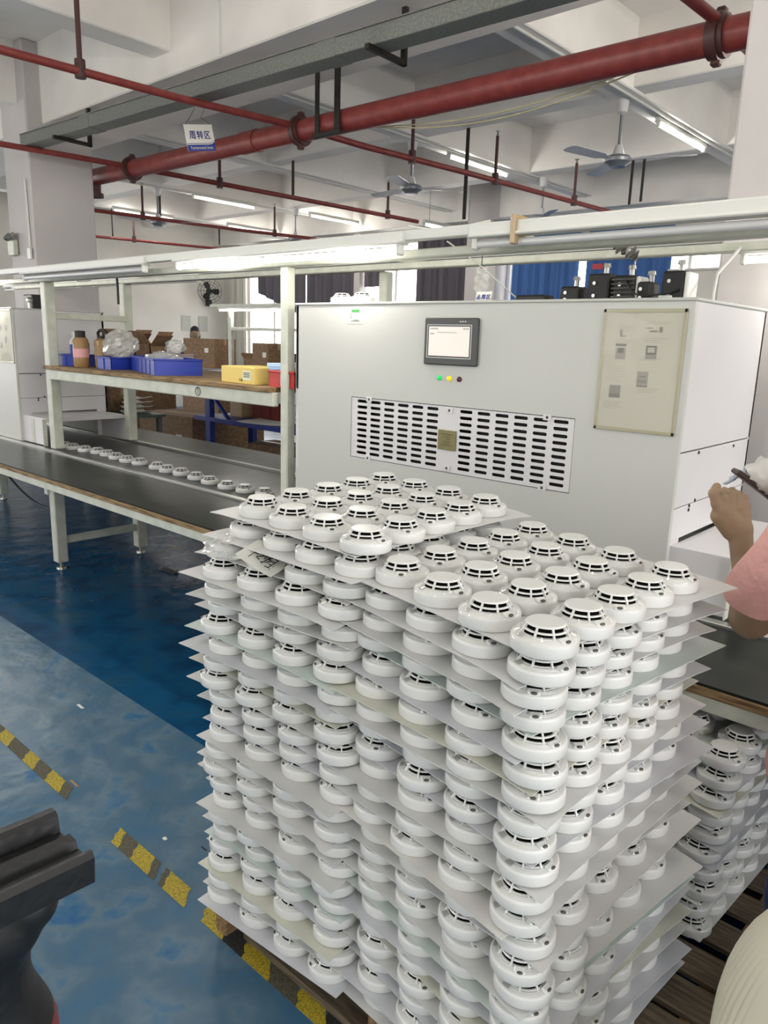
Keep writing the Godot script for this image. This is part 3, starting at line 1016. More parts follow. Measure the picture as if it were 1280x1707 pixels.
func make_machine(called: String, label: String, at: Vector3, w: float, left_one: bool) -> Node3D:
	# at: right front corner at floor level; the box runs w to -x and 0.74 to -z
	var t := thing(called, label, "machine", at)
	var d := 0.75
	var top := 1.755
	var b := MB.new()
	# front skin is one sheet with an opening for the grille
	var gx0 := -w + 0.385
	var gx1 := gx0 + 1.145
	var gy0 := 1.065
	var gy1 := 1.345
	var y0 := T + 0.012
	if left_one:
		b.box(V(-w * 0.5, (y0 + top) * 0.5, -0.01), V(w, top - y0, 0.02), 0.003)
	else:
		b.box(V((-w + gx0) * 0.5, (y0 + top) * 0.5, -0.01), V(gx0 + w, top - y0, 0.02))
		b.box(V(gx1 * 0.5, (y0 + top) * 0.5, -0.01), V(-gx1, top - y0, 0.02))
		b.box(V((gx0 + gx1) * 0.5, (y0 + gy0) * 0.5, -0.01), V(gx1 - gx0, gy0 - y0, 0.02))
		b.box(V((gx0 + gx1) * 0.5, (top + gy1) * 0.5, -0.01), V(gx1 - gx0, top - gy1, 0.02))
	obj("front_panel", b, M.cabinet, t)
	b = MB.new()
	b.box(V(-0.01, (1.262 + top) * 0.5, -d * 0.5 - 0.01), V(0.02, top - 1.264, d - 0.02), 0.002)
	obj("side_panel", b, M.cabinet_side, t)
	b = MB.new()
	b.box(V(-0.01, (1.07 + 1.258) * 0.5, -d * 0.5 - 0.01), V(0.02, 0.188, d - 0.02), 0.002)
	obj("side_panel", b, M.cabinet_side, t)
	b = MB.new()
	b.box(V(-0.01, (0.955 + 1.066) * 0.5, -d * 0.5 - 0.01), V(0.02, 0.113, d - 0.02), 0.002)
	b.box(V(-0.01, (y0 + 0.955) * 0.5, -0.06), V(0.02, 0.955 - y0, 0.08), 0.002)
	b.box(V(-0.01, (y0 + 0.955) * 0.5, -d + 0.05), V(0.02, 0.955 - y0, 0.10), 0.002)
	obj("side_panel", b, M.cabinet_side, t)
	b = MB.new()
	b.box(V(-w + 0.01, (0.96 + top) * 0.5, -d * 0.5), V(0.02, top - 0.96, d), 0.002)
	obj("far_side_panel", b, M.cabinet_side, t)
	b = MB.new()
	b.box(V(-w * 0.5, (y0 + top) * 0.5, -d + 0.01), V(w, top - y0, 0.02), 0.002)
	obj("back_panel", b, M.cabinet, t)
	b = MB.new()
	b.box(V(-w * 0.5, top + 0.004, -d * 0.5), V(w + 0.012, 0.012, d + 0.012), 0.004)
	obj("top_panel", b, M.cabinet, t)
	for p in [[1.25, -0.19], [1.244, -0.56], [1.076, -0.21], [1.063, -0.16], [1.048, -0.158]]:
		b = MB.new()
		b.x = Transform3D(Basis(V(0, 0, 1), -PI * 0.5), V(0.0, p[0], p[1]))
		b.lathe([Vector2(0, 0.004), Vector2(0.005, 0.003), Vector2(0.007, 0), Vector2(0, 0)], 10)
		obj("screw", b, M.dark, t)
	if left_one:
		return t
	# slotted grille
	var g := MB.new()
	var cw := 0.0822
	var cw2 := 0.0864
	var chh := 0.0263
	var x00 := -1.478
	for s in 2:
		for c in 6:
			var cx := (gx0 + 0.07 + c * cw) if s == 0 else (gx0 + 0.655 + c * cw2)
			for r in 10:
				grille_cell(g, cx, gy1 - 0.018 - r * chh, cw if s == 0 else cw2, chh, 0.031, 0.0066)
	# blank strips round the slots
	var gl0 := gx0 + 0.07 - cw * 0.5
	var gl1 := gl0 + cw * 6
	var gr0 := gx0 + 0.655 - cw2 * 0.5
	var gr1 := gr0 + cw2 * 6
	var gt := gy1 - 0.018 + chh * 0.5
	var gb := gt - chh * 10
	for q in [[gx0 + 0.003, gl0, gy0 + 0.003, gy1 - 0.003], [gl1, gr0, gy0 + 0.003, gy1 - 0.003], [gr1, gx1 - 0.003, gy0 + 0.003, gy1 - 0.003], [gl0, gl1, gt, gy1 - 0.003], [gl0, gl1, gy0 + 0.003, gb], [gr0, gr1, gt, gy1 - 0.003], [gr0, gr1, gy0 + 0.003, gb]]:
		if q[1] > q[0] and q[3] > q[2]:
			g.box(V((q[0] + q[1]) * 0.5, (q[2] + q[3]) * 0.5, -0.004), V(q[1] - q[0], q[3] - q[2], 0.003))
	obj("slotted_grille", g, M.cabinet_side, t)
	b = MB.new()
	b.box(V((gx0 + gx1) * 0.5, (gy0 + gy1) * 0.5, -0.09), V(1.2, 0.34, 0.01))
	obj("grille_backing", b, M.dark, t)
	for p in [[0.115, 0.006], [0.115, 0.274], [0.572, 0.02], [0.572, 0.262], [1.03, 0.006], [1.03, 0.274]]:
		b = MB.new()
		b.box(V(gx0 + p[0], gy0 + p[1], 0.001), V(0.034, 0.022, 0.004), 0.001)
		obj("fixing_tab", b, M.cabinet_side, t)
		b = MB.new()
		b.x = Transform3D(Basis(V(1, 0, 0), PI * 0.5), V(gx0 + p[0], gy0 + p[1], 0.003))
		b.lathe([Vector2(0, 0.003), Vector2(0.004, 0.002), Vector2(0.006, 0), Vector2(0, 0)], 10)
		obj("screw", b, M.bezel, t)
	# brass plate
	b = MB.new()
	b.box(V(-0.964, 1.203, 0.001), V(0.094, 0.084, 0.004), 0.001)
	var pl := obj("brass_plate", b, M.brass, t)
	b = MB.new()
	for q in [[0.0, 0.024, 0.06], [0.0, 0.014, 0.036], [0.006, 0.004, 0.02], [0.0, -0.006, 0.04], [0.0, -0.014, 0.03], [0.0, -0.022, 0.058]]:
		b.box(V(-0.964 + q[0], 1.203 + q[1], 0.0035), V(q[2], 0.003, 0.001))
	obj("engraved_text", b, M.brass_ink, pl)
	for y in [0.035, -0.035]:
		b = MB.new()
		b.ell(V(-0.964, 1.203 + y, 0.004), V(0.003, 0.003, 0.002), 8, 6)
		obj("rivet", b, M.steel, pl)
	# touch screen
	b = MB.new()
	b.box(V(-0.962, 1.604, 0.008), V(0.268, 0.188, 0.02), 0.005)
	var sc := obj("touch_screen", b, M.bezel, t)
	b = MB.new()
	for q in [[0, 0.067, 0.222, 0.0025], [0, -0.064, 0.222, 0.0025], [-0.111, 0.0015, 0.0025, 0.131], [0.111, 0.0015, 0.0025, 0.131]]:
		b.box(V(-0.966 + q[0], 1.603 + q[1], 0.0185), V(q[2], q[3], 0.002))
	obj("inner_rim", b, M.lamp_body, sc)
	b = MB.new()
	b.box(V(-0.966, 1.605, 0.0185), V(0.206, 0.117, 0.002))
	obj("display", b, M.screen, sc)
	b = MB.new()
	for q in [[-0.075, 0.05, 0.04, 0.006], [0.085, 0.05, 0.03, 0.005], [-0.01, 0.035, 0.1, 0.003], [-0.085, 0.03, 0.02, 0.006]]:
		b.box(V(-0.966 + q[0], 1.605 + q[1], 0.0197), V(q[2], q[3], 0.0006))
	obj("display_print", b, M.note, sc)
	b = MB.new()
	for q in [0.055, 0.067, 0.079]:
		b.box(V(-0.966 + q, 1.604 + 0.079, 0.0185), V(0.006, 0.004, 0.0016))
	obj("status_light", b, M.paper, sc)
	var lamp_mats := [M.lamp_green, M.lamp_yellow, M.lamp_red]
	for i in 3:
		b = MB.new()
		b.x = Transform3D(Basis(V(1, 0, 0), PI * 0.5), V(-1.017 + i * 0.051, 1.4565, 0.0))
		b.lathe([Vector2(0, 0.012), Vector2(0.006, 0.011), Vector2(0.010, 0.007), Vector2(0.011, 0.0), Vector2(0, 0)], 16)
		var il := obj("indicator_lamp", b, lamp_mats[i], t)
		il.set_meta("label", ["green indicator lamp", "yellow indicator lamp", "dark red indicator lamp"][i])
	# sticker
	b = MB.new()
	b.box(V(-1.517, 1.706, 0.0005), V(0.104, 0.07, 0.001))
	var stk := obj("sticker", b, M.sticker, t)
	b = MB.new()
	b.box(V(-1.512, 1.727, 0.0012), V(0.05, 0.012, 0.0008))
	obj("green_stripe", b, M.green_ink, stk)
	b = MB.new()
	for q in [[-0.028, 0.012, 0.016], [-0.028, 0.002, 0.014], [-0.028, -0.006, 0.016], [0.0, -0.02, 0.056], [0.004, -0.016, 0.03]]:
		b.box(V(-1.512 + q[0], 1.703 + q[1], 0.0012), V(q[2], 0.0022, 0.0006))
	obj("sticker_print", b, M.bezel, stk)
	return t

func grille_cell(g: MB, cx: float, cy: float, cw: float, ch: float, hl: float, r: float) -> void:
	# a rectangle of sheet metal with a round ended slot through it
	var z := -0.0025
	var hw := cw * 0.5
	var hh := ch * 0.5
	for q in [[-hw, hw, r, hh], [-hw, hw, -hh, -r], [-hw, -hl, -r, r], [hl, hw, -r, r]]:
		g.quad(V(cx + q[0], cy + q[2], z), V(cx + q[1], cy + q[2], z), V(cx + q[1], cy + q[3], z), V(cx + q[0], cy + q[3], z), V(0, 0, 1))
	for sx in [-1.0, 1.0]:
		for sy in [-1.0, 1.0]:
			for i in 3:
				var a0 := PI * 0.5 * i / 3.0
				var a1 := PI * 0.5 * (i + 1) / 3.0
				var p := V(cx + sx * (hl - r + cos(a0) * r), cy + sy * sin(a0) * r, z)
				var q := V(cx + sx * (hl - r + cos(a1) * r), cy + sy * sin(a1) * r, z)
				g.tri(V(cx + sx * hl, cy + sy * r, z), p, q, V(0, 0, 1), V(0, 0, 1), V(0, 0, 1))
				g.quad(p, q, q - V(0, 0, 0.003), p - V(0, 0, 0.003), V(-sx, -sy, 0))
	for sy in [-1.0, 1.0]:
		g.quad(V(cx - hl + r, cy + sy * r, z), V(cx + hl - r, cy + sy * r, z), V(cx + hl - r, cy + sy * r, z - 0.003), V(cx - hl + r, cy + sy * r, z - 0.003), V(0, -sy, 0))

func poster_image(sd: int) -> ImageTexture:
	var im := Image.create(285, 410, false, Image.FORMAT_RGB8)
	var paper := Color(0.73, 0.72, 0.67)
	im.fill(paper)
	var r := RandomNumberGenerator.new()
	r.seed = sd
	var ink := Color(0.52, 0.51, 0.47)
	var lines := func(x: int, y: int, w: int, n: int, gap: int) -> void:
		for i in n:
			im.fill_rect(Rect2i(x + (10 if i == 0 else 0), y + i * gap, w - r.randi_range(0, int(w * 0.3)), 1), ink)
	lines.call(48, 50, 70, 4, 6)
	lines.call(150, 38, 90, 2, 6)
	lines.call(42, 98, 80, 4, 5)
	lines.call(150, 92, 80, 3, 6)
	lines.call(25, 190, 75, 5, 7)
	lines.call(20, 224, 85, 4, 6)
	lines.call(140, 160, 85, 2, 5)
	lines.call(140, 262, 85, 3, 6)
	lines.call(18, 314, 80, 5, 6)
	for q in [[155, 56, 22, 4, 0.45], [166, 66, 30, 5, 0.4], [200, 54, 12, 18, 0.42], [60, 62, 9, 26, 0.45], [62, 84, 20, 4, 0.4], [48, 112, 40, 9, 0.36], [50, 126, 38, 40, 0.55], [58, 126, 22, 18, 0.28], [160, 116, 40, 46, 0.5], [162, 118, 34, 28, 0.25], [166, 122, 26, 18, 0.66], [138, 204, 40, 54, 0.56], [146, 220, 24, 4, 0.36], [140, 232, 34, 12, 0.46], [140, 252, 38, 5, 0.35], [40, 256, 42, 44, 0.47], [40, 286, 42, 14, 0.36], [52, 204, 4, 4, 0.5]]:
		im.fill_rect(Rect2i(q[0], q[1], q[2], q[3]), Color(q[4], q[4] * 0.98, q[4] * 0.94))
	for i in 400:
		var px := r.randi_range(0, 44)
		im.set_pixel(138 + mini(px, 39), 206 + r.randi_range(0, 50), Color(0.4, 0.4, 0.38))
	return ImageTexture.create_from_image(im)

func poster(label: String, at: Vector3, sd: int) -> void:
	var t := thing("document_pocket", label, "notice", at)
	var b := MB.new()
	b.box(V(0, 0, 0.001), V(0.285, 0.41, 0.002))
	obj("backing", b, M.note, t)
	var q := QuadMesh.new()
	q.size = Vector2(0.277, 0.40)
	var pm := mat(Color.WHITE, 0.8)
	pm.albedo_texture = poster_image(sd)
	var o := obj("printed_sheet", q, pm, t)
	o.position = V(0, 0, 0.0028)
	b = MB.new()
	for e in [[0, 0.2, 0.288, 0.012], [0, -0.2, 0.288, 0.012], [-0.139, 0, 0.01, 0.412], [0.139, 0, 0.01, 0.412]]:
		b.box(V(e[0], e[1], 0.004), V(e[2], e[3], 0.005), 0.001)
	obj("border", b, M.pocket, t)
	b = MB.new()
	b.x = Transform3D(Basis(V(1, 0, 0), PI * 0.5), V(0, 0, 0.006))
	b.slab(0.27, 0.392, 0.0006, 18, 24, func(u: float, w: float) -> float: return 0.006 * (1.0 - u * u) * (1.0 - w * w) + 0.003 * exp(-pow((w + 0.55 + 0.25 * u) * 5.0, 2.0)) + 0.002 * exp(-pow((w + 0.85 - 0.1 * u) * 7.0, 2.0)))
	obj("clear_cover", b, M.cover_film, t)

func hood(label: String, at: Vector3, depth_x: float, patch := true) -> void:
	# tunnel mouth: at = middle of the side panel it leaves, running to +x
	var t := thing("tunnel_hood", label, "hood", at)
	var h := 0.205
	var b := MB.new()
	b.box(V(depth_x * 0.5, h, 0), V(depth_x, 0.006, 0.66), 0.002)
	b.box(V(depth_x - 0.003, h - 0.012, 0), V(0.005, 0.024, 0.66), 0.001)
	obj("hood_roof", b, M.cabinet_side, t)
	b = MB.new()
	b.box(V(depth_x * 0.5, h * 0.5, 0.327), V(depth_x, h, 0.006), 0.002)
	obj("hood_wall", b, M.cabinet_side, t)
	b = MB.new()
	b.box(V(depth_x * 0.5, h * 0.5, -0.327), V(depth_x, h, 0.006), 0.002)
	obj("hood_wall", b, M.cabinet_side, t)
	b = MB.new()
	b.box(V(depth_x - 0.004, h * 0.5, 0.342), V(0.006, h, 0.03), 0.001)
	if patch: b.box(V(depth_x * 0.42, h * 0.48, 0.332), V(0.05, h * 0.9, 0.006), 0.001)
	obj("flange", b, M.frame, t)

func build_machines() -> void:
	M.screen = glow(Color(0.86, 0.83, 0.80), 0.42)
	M.lamp_green = glow(Color(0.15, 0.80, 0.40), 0.5)
	M.lamp_yellow = glow(Color(0.92, 0.80, 0.08), 0.5)
	M.lamp_red = mat(Color(0.33, 0.13, 0.15), 0.3)
	M.sticker = mat(Color(0.80, 0.84, 0.76), 0.5)
	M.pocket = mat(Color(0.64, 0.62, 0.52), 0.3)
	M.cover_film = clear(Color(0.95, 0.94, 0.88), 0.10, 0.05)
	M.cover_film.metallic_specular = 0.14
	make_machine("oven_cabinet", "big white machine cabinet with touch screen and slotted grille behind the stacks", V(-0.93, 0, -2.5), 1.915, false)
	make_machine("oven_cabinet", "white machine cabinet at the far left end of the line", V(-6.15, 0, -2.5), 1.9, true)
	poster("notice with small grey pictures in a clear pocket on the big cabinet", V(-1.094, 1.524, -2.4995), 5)
	poster("notice in a clear pocket on the far left cabinet", V(-6.30, 1.545, -2.4995), 8)
	hood("white tunnel hood at the right side of the big cabinet beside the pink sleeved person", V(-0.93, T + 0.012, -2.86), 0.215, false)
	hood("white tunnel hood from which the row of detectors leaves at far left", V(-6.15, T + 0.012, -2.86), 0.40)
	# valves and drives on top of the cabinet
	var kit := [
		["low dark box lying on the cabinet top in front of the blue curtain", -1.74, 0.14, 0.03, 0.0, 0],
		["small black drive block left of the red flagged valve", -1.56, 0.08, 0.06, 0.5, 1],
		["tall black valve block with the red flag on top", -1.435, 0.09, 0.105, 1.0, 2],
		["ribbed black motor right of the red flagged valve", -1.33, 0.085, 0.095, 0.0, 3],
		["small black valve with a silver knob beside the ribbed motor", -1.25, 0.055, 0.07, 0.0, 1],
		["rightmost black drive block with a pale bracket on the cabinet top", -1.14, 0.085, 0.105, 0.0, 4]]
	for k in kit:
		var t := thing("drive_unit", k[0], "drive", V(k[1], 1.7655, -2.86))
		var b := MB.new()
		b.box(V(0, k[3] * 0.5 + 0.01, 0), V(k[2], k[3], 0.09), 0.008)
		b.box(V(0, 0.005, 0), V(k[2] + 0.02, 0.01, 0.11), 0.002)
		obj("housing", b, M.dark, t)
		if k[5] >= 1:
			b = MB.new()
			b.cyl(V(0.01, k[3] + 0.005, 0), V(0.01, k[3] + 0.035, 0), 0.01, 0.01, 12)
			b.cyl(V(0.01, k[3] + 0.035, 0), V(0.01, k[3] + 0.05, 0), 0.016, 0.013, 12)
			obj("silver_knob", b, M.steel, t)
			for s in [0.3, 0.75]:
				b = MB.new()
				b.cyl(V(-k[2] * 0.15, k[3] * s, 0.044), V(-k[2] * 0.15, k[3] * s, 0.05), 0.007, 0.007, 10)
				obj("bolt", b, M.steel, t)
		if k[5] == 2:
			b = MB.new()
			b.box(V(-0.03, k[3] + 0.04, 0.0), V(0.045, 0.022, 0.004), 0.001)
			obj("red_flag", b, M.red_ink, t)
		if k[5] == 3:
			for i in 5:
				b = MB.new()
				b.box(V(0, 0.025 + i * 0.016, 0.002), V(k[2] + 0.008, 0.007, 0.1), 0.002)
				obj("cooling_fin", b, M.bezel, t)
			b = MB.new()
			b.box(V(k[2] * 0.5 + 0.012, 0.05, 0), V(0.02, 0.1, 0.08), 0.006)
			obj("pale_bracket", b, M.lamp_body, t)
		if k[5] == 4:
			b = MB.new()
			b.box(V(k[2] * 0.5 + 0.008, 0.055, 0), V(0.016, 0.11, 0.09), 0.004)
			b.box(V(-0.02, 0.02, 0.05), V(0.05, 0.016, 0.012), 0.003)
			obj("pale_bracket", b, M.lamp_body, t)
	var b := MB.new()
	b.tube([V(-1.02, 1.765, -2.9), V(-1.03, 1.82, -2.93), V(-1.05, 1.88, -3.0), V(-1.04, 2.0, -3.2)], 0.006, 8)
	tag(obj("white_cable", b, M.lamp_body), "white cable rising from the right end of the cabinet top", "cable")
	b = MB.new()
	b.tube([V(-1.32, 1.85, -2.81), V(-1.27, 1.80, -2.78), V(-1.22, 1.79, -2.78), V(-1.15, 1.80, -2.80), V(-1.11, 1.815, -2.81)], 0.004, 6)
	tag(obj("black_hose", b, M.dark), "thin black hose looping between the drives on the cabinet", "hose")
	# small sign on the cabinet top
	var t := thing("counter_sign", "small white standing sign with blue characters on the cabinet top", "sign", V(-1.925, 1.765, -2.75))
	b = MB.new()
	b.boxt(Transform3D(Basis(V(1, 0, 0), -0.25), V(0, 0.028, 0)), V(0.08, 0.05, 0.003), 0.001)
	obj("board", b, M.paper, t)
	b = MB.new()
	b.box(V(0.0, 0.006, 0.0), V(0.10, 0.012, 0.05), 0.003)
	obj("foot", b, M.bezel, t)
	b = MB.new()
	b.x = Transform3D(Basis(V(1, 0, 0), -0.25), V(0, 0.028, 0.0018))
	strokes(b, PIN, -0.035, -0.008, 0.02, 0.0028)
	strokes(b, ZHOU, -0.010, -0.008, 0.02, 0.0028)
	strokes(b, QU, 0.015, -0.008, 0.02, 0.0028)
	obj("blue_characters", b, M.sign_blue, t)

func build_rails() -> void:
	# lamps along the line
	var g := "lamp rail over the assembly line"
	var t := thing("lamp_rail", "long white channel over the rack carrying the tube lamps", "rail", V(-3.4, 2.004, -2.44))
	var b := MB.new()
	b.box(V(0, 0.012, 0), V(9.4, 0.04, 0.05), 0.004)
	obj("channel", b, M.lamp_body, t)
	for x in [-2.3, 0.42, 1.81, 3.4]:
		b = MB.new()
		b.box(V(x, -0.012, -0.05), V(0.03, 0.035, 0.13), 0.003)
		obj("bracket", b, M.frame, t)
	tube_lamp("line_lamp", "long lit tube lamp over the right half of the open shelf", V(-2.92, 1.982, -2.42), false, 1.62, true, 0.35, "", 0.0, 0.14)
	tube_lamp("line_lamp", "unlit tube lamp over the left half of the open shelf", V(-4.87, 1.982, -2.42), false, 1.62, false, 0.0)
	tube_lamp("line_lamp", "unlit tube lamp above the right part of the big cabinet", V(-1.0, 1.982, -2.42), false, 1.5, false, 0.0)
	tube_lamp("line_lamp", "lit tube lamp at the left picture edge over the far cabinet", V(-6.95, 1.982, -2.42), false, 1.5, true, 0.2, "", 0.0, 0.25)
	t = thing("rear_lamp_rail", "white channel of the rear lamp line behind the rack", "rail", V(-3.5, 2.09, -3.62))
	b = MB.new()
	b.box(V(0, 0, 0), V(11.0, 0.04, 0.05), 0.004)
	obj("channel", b, M.lamp_body, t)
	for x in [-2.22, 0.525, 3.15]:
		b = MB.new()
		b.box(V(x, -0.035, 0.20), V(0.03, 0.03, 0.42), 0.003)
		obj("bracket_arm", b, M.frame, t)
	tube_lamp("rear_lamp", "unlit rear tube lamp at left behind the near left post", V(-8.1, 2.045, -3.6), false, 1.7, false, 0.0)
	tube_lamp("rear_lamp", "unlit rear tube lamp behind the far left post", V(-6.1, 2.045, -3.6), false, 1.7, false, 0.0)
	tube_lamp("rear_lamp", "lit rear tube lamp at the right picture edge behind the cabinet", V(-0.33, 1.985, -3.345), false, 1.5, true, 0.1, "", 0.0, 0.08)
	# hanging bits
	t = thing("foil_bag", "crumpled clear bag hanging from the rail in front of the grey curtain", "bag", V(-2.05, 1.93, -2.9))
	b = MB.new()
	b.x = Transform3D(Basis(V(1, 0, 0), PI * 0.5), V(0, -0.06, 0))
	b.slab(0.06, 0.13, 0.012, 8, 12, func(u: float, w: float) -> float: return 0.01 * sin(u * 5.0 + w * 3.0) + 0.008 * sin(w * 9.0 - u * 4.0))
	obj("bag_body", b, M.film, t)
	b = MB.new()
	b.cyl(V(0, -0.0, 0), V(0, 0.06, 0), 0.002, 0.002, 6)
	obj("tie", b, M.iron, t)
	t = thing("foil_scrap", "crumpled shiny foil stuck on the rail in front of the blue curtain", "foil", V(-1.30, 1.955, -2.75))
	b = MB.new()
	b.x = Transform3D(Basis(V(0, 0, 1), -0.5), V(0, 0.0, 0))
	b.slab(0.10, 0.05, 0.004, 10, 6, func(u: float, w: float) -> float: return 0.018 * sin(u * 7.0 + w * 2.0) + 0.012 * sin(w * 8.0))
	obj("foil", b, M.steel, t)
	b = MB.new()
	b.bar(V(0, 0.01, 0), V(0.02, 0.06, -0.1), 0.006, 0.006)
	obj("tie", b, M.lamp_body, t)
	b = MB.new()
	b.tube([V(-2.02, 2.01, -2.6), V(-1.96, 1.93, -2.75), V(-1.87, 1.79, -2.95), V(-1.84, 1.762, -3.0)], 0.003, 6)
	tag(obj("white_string", b, M.lamp_body), "thin white string slanting down to the cabinet top", "string")
	b = MB.new()
	b.tube([V(-2.12, 2.06, -2.47), V(-1.98, 2.035, -2.47), V(-1.86, 2.035, -2.47), V(-1.72, 2.05, -2.47)], 0.005, 6)
	tag(obj("lamp_cable", b, M.lamp_body), "white cable sagging between two tube lamps above the cabinet", "cable")
	b = MB.new()
	b.tube([V(-4.72, 2.0, -2.6), V(-4.71, 1.9, -2.6), V(-4.71, 1.78, -2.6)], 0.008, 8)
	tag(obj("black_strap", b, M.dark), "black strap hanging from the rail left of the wall fan", "strap")
	# clear tape round the big tube lamp
	b = MB.new()
	b.box(V(-1.56, 2.0, -2.42), V(0.02, 0.10, 0.085), 0.004)
	tag(obj("tape_band", b, M.tape_clear), "yellowed tape band wrapped round the unlit lamp above the cabinet", "tape")

func bin(label: String, at: Vector3, turn: float, s: Vector3, m: Material, group := "") -> Node3D:
	var t := thing("storage_bin", label, "bin", at, turn, group)
	var b := MB.new()
	var w := 0.004
	b.box(V(0, w * 0.5, 0), V(s.x - 0.01, w, s.z - 0.01))
	for q in [-1.0, 1.0]:
		b.box(V(q * (s.x * 0.5 - w), s.y * 0.5, 0), V(w, s.y, s.z - w))
		b.box(V(0, s.y * 0.5, q * (s.z * 0.5 - w)), V(s.x - w, s.y, w))
	obj("bin_body", b, m, t)
	b = MB.new()
	for q in [-1.0, 1.0]:
		b.box(V(q * (s.x * 0.5 - 0.002), s.y - 0.006, 0), V(0.012, 0.012, s.z + 0.008), 0.003)
		b.box(V(0, s.y - 0.006, q * (s.z * 0.5 - 0.002)), V(s.x + 0.008, 0.012, 0.012), 0.003)
	obj("bin_rim", b, m, t)
	var n := maxi(2, int(s.x / 0.11))
	for i in range(1, n):
		b = MB.new()
		b.box(V(-s.x * 0.5 + s.x * i / n, s.y * 0.5 - 0.005, s.z * 0.5), V(0.006, s.y - 0.014, 0.006), 0.001)
		obj("bin_rib", b, m, t)
	return t

func carton(label: String, at: Vector3, turn: float, s: Vector3, open := false, m: Material = null) -> Node3D:
	if m == null: m = M.carton
	var t := thing("carton", label, "box", at, turn, "")
	var b := MB.new()
	if open:
		var w := 0.006
		b.box(V(0, w * 0.5, 0), V(s.x, w, s.z))
		for q in [-1.0, 1.0]:
			b.box(V(q * (s.x * 0.5 - w * 0.5), s.y * 0.5, 0), V(w, s.y, s.z))
			b.box(V(0, s.y * 0.5, q * (s.z * 0.5 - w * 0.5)), V(s.x, s.y, w))
	else:
		b.box(V(0, s.y * 0.5, 0), s, 0.006)
	obj("box_body", b, m, t)
	if open:
		for q in [-1.0, 1.0]:
			b = MB.new()
			b.boxt(Transform3D(Basis(V(0, 0, 1), -q * 0.9), V(q * (s.x * 0.5 + 0.045), s.y - 0.02 + 0.04, 0)), V(0.005, 0.13, s.z * 0.96))
			obj("flap", b, m, t)
			b = MB.new()
			b.boxt(Transform3D(Basis(V(1, 0, 0), q * 0.6), V(0, s.y + 0.04, q * (s.z * 0.5 + 0.03))), V(s.x * 0.96, 0.11, 0.005))
			obj("flap", b, m, t)
	else:
		b = MB.new()
		b.box(V(0, s.y + 0.0008, 0), V(s.x + 0.002, 0.002, 0.05))
		b.box(V(s.x * 0.5 + 0.0008, s.y - 0.05, 0), V(0.002, 0.1, 0.05))
		obj("packing_tape", b, M.tape_clear, t)
		b = MB.new()
		b.box(V(s.x * 0.25, s.y * 0.6, s.z * 0.5 + 0.001), V(0.1, 0.08, 0.002))
		obj("shipping_label", b, M.paper, t)
	return t

func crumple(called: String, label: String, cat: String, at: Vector3, s: Vector3, m: Material, sd: int) -> void:
	# a closed crumpled bag shape
	var f := FastNoiseLite.new()
	f.seed = sd
	f.frequency = 1.3
	var b := MB.new()
	var seg := 22
	var rows := 14
	var P := func(i: int, k: int) -> Vector3:
		var th := PI * i / rows
		var ph := TAU * (k % seg) / seg
		var d := V(sin(th) * cos(ph), cos(th), sin(th) * sin(ph))
		var r := 1.0 + 0.32 * f.get_noise_3dv(d * 1.2) + 0.12 * absf(f.get_noise_3dv(d * 2.4 + V(7, 1, 3)))
		var q := d * r * s * 0.5
		q.y = maxf(q.y, -s.y * 0.44)
		return q + V(0, s.y * 0.44, 0)
	for i in rows:
		for k in seg:
			var a: Vector3 = P.call(i, k); var c: Vector3 = P.call(i + 1, k)
			var d: Vector3 = P.call(i + 1, k + 1); var e: Vector3 = P.call(i, k + 1)
			var o := (a + d) * 0.5 - V(0, s.y * 0.44, 0)
			if i < rows - 1: b.quad(a, c, d, d, o)
			if i > 0: b.quad(a, d, e, e, o)
	var t := thing(called, label, cat, at)
	obj("bag_film", b, m, t)

func bottle(label: String, at: Vector3, prof: Array, cap: Array, body: Material, capm: Material, lab: Material, ly0: float, ly1: float, lr: float, handle := false) -> void:
	var t := thing("bottle", label, "bottle", at)
	var b := MB.new()
	b.lathe(prof, 24)
	obj("bottle_body", b, body, t)
	b = MB.new()
	b.lathe(cap, 20)
	obj("cap", b, capm, t)
	b = MB.new()
	b.lathe([Vector2(lr, ly0), Vector2(lr + 0.0008, ly0), Vector2(lr + 0.0008, ly1), Vector2(lr, ly1)], 24)
	obj("bottle_label", b, lab, t)
	if handle:
		b = MB.new()
		var y: float = cap[0].y
		b.tube([V(-0.05, y + 0.0, 0), V(-0.06, y + 0.045, 0), V(-0.03, y + 0.062, 0), V(0.04, y + 0.06, 0), V(0.075, y + 0.045, 0), V(0.08, y + 0.0, 0)], 0.011, 10)
		obj("carry_handle", b, capm, t)

